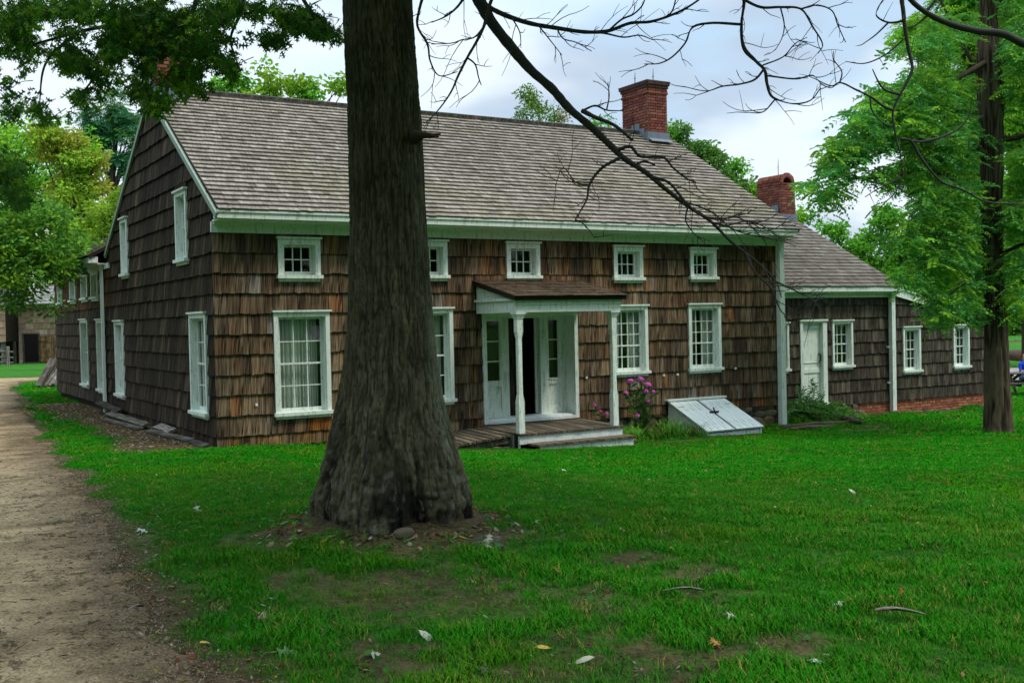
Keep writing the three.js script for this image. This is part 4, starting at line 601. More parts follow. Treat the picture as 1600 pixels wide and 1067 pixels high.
// lobes: [px, py, rx, ry, (depth offset)] in photograph pixels at the tree's distance
function tree(name, label, category, { px, depth, lobes, n, kind = 'broad', size = 1, color, color2, group, seed, trunk = 0.25, lean = 0, gaps = 0.42, limbs = true, forks = 0 }) {
  const R = rng(seed), base = standing(px, depth), root = thing(name, label, category, base, group), inv = base.clone().negate(), s = depth / FOCAL, tops = [];
  const area = lobes.reduce((a, l) => a + l[2] * l[3], 0), list = [];
  for (const [lx, ly, rx, ry, dz = 0] of lobes) {
    const c = at(lx, ly, depth + dz).add(inv), ax = rx * s, ay = ry * s, az = (ax + ay) / 2; tops.push([c, ay]); const m = Math.round(n * rx * ry / area);
    for (let i = 0; i < m; ) {
      const d = dirRandom(R), r = Math.pow(R(), 0.42), p = V(d.x * ax * r, d.y * ay * r, d.z * az * r), f = fbm((c.x + p.x) * 1.5 / (size * 1.2) + seed, (c.y + p.y) * 1.9 / (size * 1.2), (c.z + p.z) * 1.5 / (size * 1.2), 3); i++;
      if (f < gaps + 0.03 + 0.11 * r * r) continue; p.add(c);
      list.push([spin(p, R, size * (0.75 + 0.5 * R())), leafColor(color2 && fbm(p.x * 0.6 + 5, p.y * 0.6, p.z * 0.6, 2) > 0.53 ? color2 : color, R)]);
    }
  }
  crownPart(root, kind, list);
  const h = Math.max(...tops.map(([c]) => c.y)), mid = tops.reduce((a, [c]) => a.add(c), V(0, 0, 0)).multiplyScalar(1 / tops.length), g = [];
  const tp = [V(0, -0.3, 0), V(mid.x * 0.15 + lean * 0.3, h * 0.3, mid.z * 0.1), V(mid.x * 0.4 + lean, h * 0.62, mid.z * 0.4), V(mid.x * 0.8 + lean, h * 0.95, mid.z * 0.8)];
  g.push(limb(tp, [trunk * 1.25, trunk * 0.85, trunk * 0.6, trunk * 0.12], 9, 18, 0.08, seed)); part('trunk', g, M.branch, root);
  if (limbs) { const L = []; for (const [c, ay] of tops) for (let k = 0; k < 3; k++) { const t = 0.35 + 0.4 * R(), o = new THREE.CatmullRomCurve3(tp).getPoint(t), e = c.clone().add(V((R() - 0.5) * ay * 1.3, (R() - 0.3) * ay, (R() - 0.5) * ay * 1.3)), m = o.clone().lerp(e, 0.5).add(V(0, 0.1 * o.distanceTo(e) * (R() - 0.3), 0)); L.push(limb([o, m, e], [trunk * 0.4, trunk * 0.22, trunk * 0.05], 6, 10, 0.1, seed + k)); } part('limbs', L, M.branch, root); }
  return root;
}
// ------------------------------------------------------------------ trees beyond the house
const BACK = 'trees behind the farmhouse';
const gA = [0.22, 0.48, 0.03], gB = [0.12, 0.28, 0.05], gC = [0.27, 0.44, 0.035], gD = [0.08, 0.20, 0.04], gE = [0.13, 0.38, 0.03], gBlue = [0.06, 0.21, 0.09];
tree('leafy_tree', 'bright green leafy tree at the left edge behind the barn', 'tree', { px: 20, depth: 78, seed: 501, n: 3400, size: 1.5, color: gE, color2: gA, trunk: 0.35, lobes: [[-30, 260, 90, 90], [40, 215, 70, 60], [95, 260, 70, 70], [20, 330, 90, 70], [100, 330, 70, 60], [-60, 350, 80, 90], [30, 400, 90, 50]] });
tree('leafy_tree', 'yellow-green tree with rusty leaf tips left of the gable', 'tree', { px: 130, depth: 64, seed: 502, n: 2400, size: 1.2, color: gC, color2: [0.30, 0.33, 0.04], trunk: 0.3, lobes: [[85, 225, 45, 35], [130, 260, 40, 45], [120, 310, 55, 50], [170, 350, 50, 50], [130, 380, 60, 50]] });
tree('locust_tree', 'tall blue-green tree with thin bare stems beside the gable', 'tree', { px: 172, depth: 98, seed: 503, n: 2200, size: 2.0, kind: 'locust', color: gBlue, color2: gB, trunk: 0.28, gaps: 0.45, lobes: [[175, 160, 28, 26], [150, 185, 30, 18], [200, 185, 28, 22], [165, 205, 35, 18], [215, 215, 30, 30], [195, 245, 30, 14], [150, 225, 22, 16], [215, 270, 22, 30], [205, 310, 30, 24]] });
tree('leafy_tree', 'olive green bushy tree low beside the rear wing roof', 'tree', { px: 175, depth: 52, seed: 504, n: 1500, size: 0.9, color: [0.21, 0.36, 0.03], color2: gE, trunk: 0.2, lobes: [[180, 345, 40, 40], [145, 400, 50, 40], [195, 310, 20, 26], [110, 380, 40, 30]] });
tree('leafy_tree', 'light green tree crown rising over the roof left of the big trunk', 'tree', { px: 450, depth: 42, seed: 505, n: 1500, size: 0.95, color: [0.22, 0.40, 0.03], color2: gE, trunk: 0.2, gaps: 0.44, lobes: [[415, 110, 20, 16], [385, 135, 40, 18], [445, 140, 50, 22], [500, 145, 45, 24], [535, 140, 30, 22], [345, 135, 20, 10], [440, 190, 110, 40]] });
tree('leafy_tree', 'small tree top with browning leaves above the middle of the roof', 'tree', { px: 850, depth: 46, seed: 506, n: 560, size: 0.62, color: [0.12, 0.24, 0.03], color2: [0.24, 0.18, 0.05], trunk: 0.14, gaps: 0.44, lobes: [[828, 150, 20, 16], [850, 175, 38, 20], [872, 190, 30, 16], [815, 180, 14, 18], [850, 215, 50, 26]] });
tree('leafy_tree', 'sparse branches peeping over the roof left of the right-hand chimney', 'tree', { px: 955, depth: 44, seed: 507, n: 260, size: 0.6, color: gE, trunk: 0.12, lobes: [[950, 192, 30, 10], [925, 200, 20, 8], [960, 225, 40, 20]] });
tree('leafy_tree', 'dark green stepped tree crown right of the tall chimney', 'tree', { px: 1100, depth: 48, seed: 508, n: 1300, size: 0.95, color: gB, color2: gE, trunk: 0.22, lobes: [[1062, 212, 22, 22], [1090, 235, 30, 16], [1112, 250, 20, 20], [1150, 268, 20, 20], [1130, 285, 40, 26], [1090, 275, 40, 30], [1160, 300, 40, 30]] });
tree('leafy_tree', 'light yellow-green tree beside the small arched chimney', 'tree', { px: 1190, depth: 47, seed: 509, n: 420, size: 0.75, color: gA, color2: gC, trunk: 0.14, lobes: [[1185, 305, 22, 14], [1205, 318, 20, 18], [1255, 345, 22, 16], [1225, 340, 50, 20]] });
tree('leafy_tree', 'rounded mid green tree beyond the side wing roof', 'tree', { px: 1330, depth: 62, seed: 510, n: 3200, size: 1.15, color: gE, color2: gD, trunk: 0.3, lobes: [[1300, 365, 30, 16], [1340, 380, 45, 24], [1385, 345, 30, 22], [1420, 380, 50, 40], [1345, 420, 70, 36], [1430, 430, 60, 40]] });
tree('locust_tree', 'tall bright locust tree behind the dark trunk on the right', 'tree', { px: 1440, depth: 44, seed: 511, n: 8600, size: 1.15, kind: 'locust', color: gE, color2: gA, trunk: 0.26, gaps: 0.40, lobes: [[1450, 60, 60, 45], [1520, 60, 60, 60], [1450, 130, 60, 50], [1520, 160, 60, 60], [1420, 200, 55, 40], [1490, 240, 70, 50], [1430, 280, 50, 40], [1520, 310, 60, 50], [1450, 345, 50, 40], [1500, 400, 70, 50], [1430, 440, 50, 30], [1540, -20, 90, 50]] });
tree('locust_tree', 'bright leafy tree filling the right edge behind the trunk', 'tree', { px: 1610, depth: 50, seed: 512, n: 7000, size: 1.3, kind: 'broad', color: gA, color2: gE, trunk: 0.3, gaps: 0.40, lobes: [[1590, 60, 50, 60], [1640, 120, 70, 80], [1590, 190, 50, 60], [1600, 290, 60, 60], [1590, 380, 60, 60], [1650, 250, 60, 80], [1600, 455, 60, 40], [1560, 440, 50, 40]] });
tree('leafy_tree', 'low dark green trees behind the pasture fence at the right edge', 'tree', { px: 1600, depth: 90, seed: 513, n: 2400, size: 2.0, color: gE, color2: gA, trunk: 0.35, lobes: [[1480, 460, 90, 40], [1560, 470, 80, 46], [1640, 460, 80, 50], [1600, 510, 80, 20], [1420, 470, 60, 40]] });
tree('leafy_tree', 'dark tree crown low behind the rear wing at the far left', 'tree', { px: -60, depth: 100, seed: 514, n: 1800, size: 2.2, color: gD, color2: gE, trunk: 0.35, lobes: [[-60, 420, 90, 90], [-10, 480, 60, 50], [-100, 300, 80, 90]] });

// ------------------------------------------------------------------ big oak in front: trunk, limbs overhead, leafy spray at upper left
const oak = thing('oak_tree', 'massive foreground tree with furrowed dark bark and flared root base', 'tree', V(TREE.x, ground(TREE.x, TREE.z) - 0.05, TREE.z));
{
  const o = oak.position, R = rng(601), D = 9.4, px2m = D / FOCAL;
  const prof = [[850, 494, 736], [815, 492, 735], [800, 493, 734], [780, 493, 734], [760, 499, 729], [740, 504, 723], [700, 514, 710], [660, 523, 699], [620, 531, 690], [560, 540, 681], [500, 545.5, 675], [430, 548, 669], [350, 549, 664], [250, 547, 659], [180, 545.5, 655], [100, 542, 648], [0, 538, 641], [-150, 532, 632], [-400, 528, 616], [-700, 530, 606]];
  const ax = prof.map(([y, l, r]) => { const p = at((l + r) / 2, y, D).sub(o); return [p, (r - l) / 2 * px2m]; }), rows = 760, cols = 300, pos = [], uv = [], col = [], idx = [];
  const axis0 = ax[0][0].y, axisT = ax.at(-1)[0].y;
  const sample = (y) => { let i = 1; while (i < ax.length - 1 && ax[i][0].y < y) i++; const a = ax[i - 1], b = ax[i], t = clamp((y - a[0].y) / (b[0].y - a[0].y)); return [lerp(a[0].x, b[0].x, t), lerp(a[0].z, b[0].z, t), lerp(a[1], b[1], t)]; };
  for (let j = 0; j <= rows; j++) {
    const f = j / rows, y = lerp(-0.12, axisT, f < 0.85 ? f / 0.85 * 0.52 : lerp(0.52, 1, (f - 0.85) / 0.15)), [cx, cz, r] = sample(y), low = 1 - sstep(0.15, 1.7, y), foot = 1 - sstep(0.0, 0.7, y);
    for (let i = 0; i <= cols; i++) {
      const a = (i % cols) / cols * Math.PI * 2, ca = Math.cos(a), sa = Math.sin(a);
      const lobes = 0.055 * Math.cos(a * 5 + 1.3) + 0.05 * Math.cos(a * 3 - 0.6) + 0.03 * Math.cos(a * 8 + 2.1);
      const wv = fbm(ca * 2.2, y * 0.9, sa * 2.2, 3) - 0.5, wx = (noise3(ca * 5, y * 3.5, sa * 5) - 0.5) * 1.6, n1 = noise3(ca * 17 + wx, y * 2.6 + wx * 0.3, sa * 17 + wx), n2 = noise3(ca * 33 - wx, y * 9, sa * 33 + wx + 9), lump = fbm(ca * 4.5, y * 5.5, sa * 4.5, 4) - 0.5, fine = noise3(ca * 44, y * 26, sa * 44);
      const crack = 1 - sstep(0.0, 0.13, Math.abs(n1 - 0.5)), crack2 = (1 - sstep(0.0, 0.11, Math.abs(n2 - 0.5))) * 0.6, cut = Math.max(crack, crack2), d = -0.010 * cut * (1 + 0.8 * low) + (fine - 0.5) * 0.012 + lump * (0.010 + 0.07 * low * low) + (noise3(ca * 16, y * 17, sa * 16) - 0.5) * 0.032 * low * low + wv * 0.02 * r, rr = r * (1 + lobes * (0.22 + 1.25 * low)) + 0.012 + d;
      pos.push(cx + ca * rr, y, cz + sa * rr); uv.push(i / cols * 2.2, y);
      const k = (1 - 0.60 * cut) * (0.62 + 0.76 * fine), lich = sstep(0.50, 0.66, fbm(ca * 1.6 + 4, y * 0.8, sa * 1.6, 3)) * (0.35 + 0.65 * sstep(-0.2, 0.6, ca)), dk = sstep(0.50, 0.60, fbm(ca * 2.5 + 9, y * 1.4, sa * 2.5, 3));
      const plate = 0.72 + 0.56 * noise3(ca * 9 + 3, y * 7, sa * 9); let c = [0.165, 0.154, 0.094].map((q) => q * k * plate); c = c.map((q, t) => lerp(q, [0.26, 0.29, 0.20][t] * k, lich * 0.6)); const darkening = 1 - 0.62 * dk * (0.3 + 0.7 * low) - 0.30 * foot, white = low * sstep(0.60, 0.70, fbm(ca * 14, y * 12, sa * 14, 2)) * 0.6 * (1 - cut);  // bark gets darker blotches and a darker foot
      col.push(...c.map((q, t) => lerp(q * darkening, [0.20, 0.20, 0.18][t], white)));
    }
  }
  const w = cols + 1; for (let j = 0; j < rows; j++) for (let i = 0; i < cols; i++) { const a = j * w + i; idx.push(a, a + w, a + 1, a + 1, a + w, a + w + 1); }
  const g = new THREE.BufferGeometry(); g.setAttribute('position', new THREE.Float32BufferAttribute(pos, 3)); g.setAttribute('uv', new THREE.Float32BufferAttribute(uv, 2)); g.setAttribute('color', new THREE.Float32BufferAttribute(col, 3)); g.setIndex(idx); g.computeVertexNormals();
  part('trunk', g, M.bark, oak);
  const P = (x, y, d = D) => at(x, y, d).sub(o);
  part('branch_stub', [limb([P(648, 214, 9.2), P(662, 211, 9.1), P(675, 212, 9.05), P(688, 209, 9.0)], [0.06, 0.032, 0.020, 0.006], 8, 12, 0.25, 4), limb([P(668, 210, 9.08), P(680, 213, 9.0), P(686, 214, 8.98)], [0.014, 0.010, 0.004], 6, 6, 0.2, 5)], M.branch, oak);

  // bare limbs: [points in photograph pixels], thickness in pixels at start and end
  const lines = [], twigs = []; let sd = 1;
  const line = (pts, t0, t1, d0 = 8.8, d1 = d0, spread = 1, radii = null) => { const q = pts.map(([x, y], i) => P(x, y, lerp(d0, d1, i / (pts.length - 1)))); lines.push(limb(q, (radii ?? [t0, t1]).map((t, i, a) => t / 2 * lerp(d0, d1, i / (a.length - 1)) / FOCAL), t0 > 8 ? 10 : 6, pts.length * 5, 0.12, ++sd)); if (spread) twig(q, t0, t1, spread); };
  function twig(q, t0, t1, spread) {
    const c = new THREE.CatmullRomCurve3(q), L = c.getLength(), n = Math.round(L / 0.115 * spread);
    for (let i = 0; i < n; i++) {
      const t = 0.12 + 0.88 * (i + R()) / n, p = c.getPoint(Math.min(1, t)), d = c.getTangent(Math.min(1, t)), s = dirRandom(R).multiplyScalar(0.9); s.addScaledVector(d, -s.dot(d)); const dir = d.clone().multiplyScalar(0.75).add(s).normalize(); dir.y *= 0.75;
      const len = (0.10 + 0.30 * R() * R()) * (0.6 + 0.6 * spread), pts = [p]; let cur = p.clone(); const segs = 4; for (let k = 0; k < segs; k++) { dir.add(dirRandom(R).multiplyScalar(0.28)); dir.y += 0.07; dir.normalize(); cur = cur.clone().addScaledVector(dir, len / segs); pts.push(cur); }
      twigs.push(limb(pts, [0.0042, 0.0018], 4, 6)); if (R() < 0.8) { const b = pts[2], e = b.clone().addScaledVector(dir.clone().add(dirRandom(R).multiplyScalar(0.8)).normalize(), len * 0.5); twigs.push(limb([b, b.clone().lerp(e, 0.5).add(V(0, 0.01, 0)), e], [0.003, 0.0016], 4, 4)); }
    }
  }
  line([[590, -420], [640, -230], [700, -90], [738, -20], [765, 30], [800, 75], [830, 110], [862, 138], [890, 170], [920, 195], [955, 228], [975, 247], [1010, 270], [1040, 295], [1075, 322], [1110, 345], [1140, 375], [1165, 395], [1190, 415], [1213, 440], [1222, 465]], 34, 3, 9.2, 8.6, 0, [32, 27, 24, 21.5, 19, 17.5, 16, 14.5, 13.5, 12, 10.5, 9, 8, 7, 6, 5, 4.2, 3.5, 2.9, 2.2, 1.6]);
  line([[738, -30], [757, 5], [771, 15], [801, 28], [831, 37], [872, 44], [917, 50], [951, 48], [985, 36], [1015, 34], [1037, 28], [1064, 17], [1086, 4], [1110, -15]], 9, 2.5, 9.0, 8.6, 1.0);
  line([[917, 50], [945, 52], [975, 58], [1000, 55], [1020, 62]], 3.5, 1.5, 8.7, 8.6, 1);
  line([[951, 48], [972, 30], [990, 22], [1004, 8], [1010, -10]], 3.5, 2, 8.7, 8.6, 1);
  line([[775, -20], [764, 11], [756, 41], [745, 64], [730, 90], [715, 120], [707, 139], [696, 157], [681, 176], [666, 191]], 6, 1.5, 8.9, 8.7, 0.9);
  line([[760, 36], [741, 58], [722, 62], [707, 67], [674, 69]], 3, 1.5, 8.8, 8.7, 1.2);
  line([[730, 90], [742, 100], [748, 122], [752, 133]], 3, 1.5, 8.8, 8.8, 1);
  line([[735, -20], [715, 10], [697, 25], [674, 35]], 5, 1.5, 9.0, 9.0, 1.2); line([[665, -20], [655, 15], [652, 40], [668, 70], [672, 95], [686, 118], [715, 112]], 5, 1.5, 9.2, 9.0, 1);
  line([[970, 246], [940, 263], [921, 289], [917, 311], [899, 343]], 6, 2, 8.7, 8.5, 1.4);
  line([[910, 173], [932, 184], [959, 195], [989, 219]], 8, 4, 8.8, 8.5, 0.5); line([[910, 173], [930, 165], [948, 172], [975, 173]], 4, 1.5, 8.8, 8.7, 1.2); line([[948, 172], [952, 150], [950, 128]], 2.5, 1.2, 8.7, 8.7, 1.4);
  line([[966, 234], [985, 229], [1000, 244], [1037, 246], [1052, 262], [1075, 280], [1088, 285]], 6, 2, 8.7, 8.5, 1.3); line([[995, 256], [1008, 252], [1024, 258]], 4, 3, 8.7, 8.7, 0.3);
  line([[1022, 277], [1045, 285], [1071, 315], [1097, 337], [1128, 341], [1157, 341], [1195, 375]], 5, 1.5, 8.7, 8.5, 1.5);
  line([[1075, 322], [1072, 345], [1085, 365], [1100, 378]], 3, 1.3, 8.7, 8.6, 1.2); line([[1110, 347], [1135, 352], [1165, 346], [1190, 352], [1220, 372]], 3, 1.3, 8.7, 8.6, 1.3);
  line([[1165, 395], [1180, 425], [1205, 450], [1225, 490], [1248, 490]], 4, 1.3, 8.65, 8.5, 1.4); line([[1190, 415], [1205, 440], [1212, 462]], 3, 1.3, 8.6, 8.6, 1); line([[1213, 440], [1245, 455], [1272, 470], [1285, 490]], 3, 1.2, 8.6, 8.5, 1.6); line([[1060, 312], [1110, 330], [1150, 360], [1200, 372]], 3, 1.2, 8.7, 8.5, 1.3); line([[921, 289], [900, 285], [880, 262], [868, 290]], 2.5, 1.2, 8.7, 8.6, 1.5); line([[899, 343], [912, 350], [930, 372]], 2.5, 1.2, 8.6, 8.5, 1.4);
  // second hanging limb from overhead
  line([[1000, -160], [1100, -70], [1160, -15], [1163, 5], [1159, 37], [1163, 75], [1180, 94], [1195, 109], [1199, 131], [1206, 150], [1225, 159], [1246, 162], [1268, 156], [1283, 137]], 10, 1.6, 8.9, 8.6, 0.7);
  line([[738, -60], [860, -130], [1000, -160], [1150, -110]], 22, 10, 9.1, 8.9, 0);
  line([[1159, 38], [1109, 36], [1082, 43], [1071, 67], [1049, 90], [1030, 99], [1007, 100]], 4.5, 1.5, 8.9, 8.7, 0.9);
  line([[1195, 107], [1180, 124], [1158, 131], [1128, 135], [1105, 142], [1068, 135]], 4, 1.4, 8.7, 8.6, 1.1);
  line([[1155, -5], [1189, 11], [1220, 11], [1252, 14], [1270, 41], [1286, 70], [1279, 83]], 5, 1.5, 8.9, 8.7, 1.0); line([[1252, 14], [1275, 8], [1300, 16], [1310, 40], [1322, 66]], 3, 1.3, 8.8, 8.7, 1.1); line([[1220, 11], [1226, 40], [1222, 60], [1212, 78]], 2.5, 1.2, 8.8, 8.7, 0.8);
  line([[1192, 102], [1225, 88], [1243, 68], [1262, 58]], 2.5, 1.2, 8.7, 8.6, 1.1); line([[1198, 118], [1246, 123], [1271, 118], [1284, 131], [1300, 137], [1310, 129]], 3, 1.4, 8.7, 8.6, 1.1); line([[1211, 156], [1192, 175], [1163, 175]], 2.5, 1.2, 8.6, 8.6, 1);
  line([[1038, 28], [1050, 18], [1058, -10]], 3, 2, 8.7, 8.7, 1); line([[870, 44], [880, 60], [900, 66], [925, 80]], 2.5, 1.2, 8.7, 8.6, 1.3); line([[840, 38], [856, 58], [878, 86]], 2.5, 1.2, 8.7, 8.6, 1.2); line([[800, 28], [812, 50], [814, 75]], 2.5, 1.2, 8.8, 8.7, 1);
  part('bare_limb', lines, M.bareBranch, oak); part('twigs', twigs, M.bareBranch, oak);

  // leafy limbs reaching over to the left; [centre px, py, spread x, y, leaves, depth]
  const sprays = [[20, 30, 60, 40, 150, 10.5], [90, 20, 70, 40, 170, 10.2], [170, 20, 70, 40, 180, 10], [250, 25, 70, 40, 180, 9.9], [330, 15, 70, 30, 120, 9.7], [400, 22, 55, 26, 100, 9.6], [455, 25, 45, 22, 80, 9.5], [500, 42, 32, 14, 40, 9.4], [524, 50, 12, 12, 9, 9.4], [30, 90, 60, 35, 130, 10.6], [100, 95, 60, 30, 110, 10.4], [60, 140, 60, 26, 60, 10.6], [140, 110, 45, 35, 70, 10.3], [200, 75, 55, 35, 130, 10], [270, 80, 50, 40, 130, 9.9], [320, 60, 50, 30, 90, 9.7], [345, 95, 40, 22, 45, 9.7], [285, 120, 34, 26, 60, 9.9], [225, 130, 40, 30, 75, 10], [240, 160, 30, 16, 26, 10], [365, 105, 22, 16, 18, 9.6], [420, 60, 30, 14, 24, 9.5], [70, 175, 35, 18, 22, 10.6], [130, 150, 22, 22, 22, 10.4], [20, 170, 25, 25, 22, 10.7], [10, 265, 26, 40, 55, 9.0], [25, 300, 22, 22, 26, 9.0], [300, 140, 22, 12, 12, 9.8]];
  const list = [], tw = [], col1 = [0.055, 0.155, 0.026], col2 = [0.16, 0.34, 0.028], hub = P(400, -300, 9.6);
  for (const [cx, cy, sx, sy, n, d] of sprays) for (let i = 0; i < n * 0.98; i++) {
    const gx = (R() + R() + R() - 1.5) / 1.5 * 1.25, gy = (R() + R() + R() - 1.5) / 1.5 * 1.25, x = cx + gx * sx, y = cy + gy * sy; if (fbm(x * 0.026, y * 0.032, 3, 3) < 0.415) continue; const p = P(x, y, d + (R() - 0.5) * 1.3);
    list.push([spin(p, R, 0.85 + 0.35 * R(), 0.5), leafColor(R() < 0.38 ? col2 : col1, R, 0.35)]);
    if (i % 8 === 0) { const q1 = p.clone().add(V((R() - 0.5) * 0.25, 0.03 + 0.08 * R(), (R() - 0.5) * 0.25)); tw.push(limb([p, q1, q1.clone().add(V((R() - 0.5) * 0.25, 0.06 * R(), (R() - 0.5) * 0.25))], [0.002, 0.003, 0.004], 4, 5)); }
  }
  for (let i = 0; i < 4200; i++) { const d = dirRandom(R), r = Math.cbrt(R()), p = V(d.x * 7.0 * r - 0.3, 9.2 + d.y * 4.4 * r, d.z * 6.2 * r + 2.4); if (fbm(p.x * 0.5, p.y * 0.6, p.z * 0.5, 3) < 0.47) continue; if (inView(p.clone().add(o), 1.12)) continue; list.push([spin(p, R, 3.4 + R(), 0.5), leafColor(col1, R, 0.3)]); }
  crownPart(oak, 'oak', list, 'crown', M.oakLeaf);
  const bough = (a, t0, t1) => limb(a.map(([x, y, d]) => P(x, y, d)), [t0, t1], 8, 24, 0.1, ++sd);
  part('leafy_limb', [bough([[560, -560, 9.4], [430, -260, 9.6], [330, -80, 9.8], [230, 20, 10], [120, 50, 10.3], [-20, 90, 10.7]], 0.05, 0.008), bough([[330, -80, 9.8], [300, 20, 9.8], [280, 80, 9.9], [250, 140, 10]], 0.03, 0.006), bough([[430, -260, 9.6], [450, -80, 9.5], [480, 10, 9.4], [520, 45, 9.4]], 0.04, 0.005), bough([[330, -80, 9.8], [380, 0, 9.7], [360, 60, 9.7], [375, 110, 9.6]], 0.025, 0.005), bough([[230, 20, 10], [190, 70, 10.1], [140, 130, 10.3], [120, 155, 10.4]], 0.022, 0.005), bough([[120, 50, 10.3], [70, 100, 10.5], [60, 170, 10.6]], 0.02, 0.005), bough([[-20, 90, 10.7], [-40, 200, 9.6], [10, 265, 9.0], [30, 310, 9]], 0.02, 0.005)], M.bareBranch, oak);
  part('twigs', tw, M.bareBranch, oak);
}
// a smaller leafy branch hanging beside the barn, nearer than the rear wing
{
  const d0 = 24, root = thing('maple_tree', 'dark leafy tree leaning in from the left over the path, hiding the barn roof', 'tree', standing(-330, d0)), o = root.position, R = rng(640), P = (x, y, d = d0) => at(x, y, d).sub(o), list = [];
  const blobs = [[20, 370, 50, 40, 170, 24], [70, 395, 50, 34, 170, 24], [115, 385, 42, 26, 140, 25], [140, 400, 24, 14, 50, 25.5], [40, 330, 46, 26, 100, 24], [80, 340, 40, 30, 100, 24], [20, 430, 26, 24, 60, 23.5], [60, 440, 24, 22, 50, 24], [95, 425, 26, 18, 50, 24.5], [70, 480, 30, 12, 26, 24], [30, 470, 22, 16, 26, 24], [-30, 380, 60, 70, 200, 23.5], [-60, 300, 70, 60, 200, 23], [0, 250, 30, 40, 60, 23.5], [-120, 350, 90, 90, 300, 22.5]];
  for (const [cx, cy, sx, sy, n, d] of blobs) for (let i = 0; i < n * 0.8; i++) { const g = () => (R() + R() + R() - 1.5) / 1.5, x = cx + g() * sx * 1.2, y = cy + g() * sy * 1.2; if (fbm(x * 0.03, y * 0.035, 8, 3) < 0.43) continue; list.push([spin(P(x, y, d + (R() - 0.5) * 1.8), R, 0.72 + 0.3 * R(), 0.5), leafColor(R() < 0.4 ? [0.20, 0.40, 0.03] : [0.085, 0.25, 0.035], R)]); }
  crownPart(root, 'small', list);
  part('trunk', limb([V(0, -0.3, 0), V(0.1, 2, 0), V(0.3, 4, 0.1), P(-250, 200, 22.5)], [0.3, 0.22, 0.18, 0.06], 10, 20, 0.08, 3), M.branch, root);
  const bg = (a, t0, t1) => limb(a.map(([x, y, d]) => P(x, y, d)), [t0, t1], 6, 18, 0.1, 7); part('limbs', [bg([[-310, 330, 23.6], [-150, 330, 23], [-20, 370, 23.6], [60, 400, 24], [130, 400, 25.4]], 0.09, 0.01), bg([[-310, 300, 23.6], [-120, 280, 23], [0, 310, 23.6], [70, 345, 24]], 0.07, 0.01), bg([[-20, 370, 23.6], [20, 420, 23.6], [50, 465, 24]], 0.025, 0.006)], M.branch, root);
}
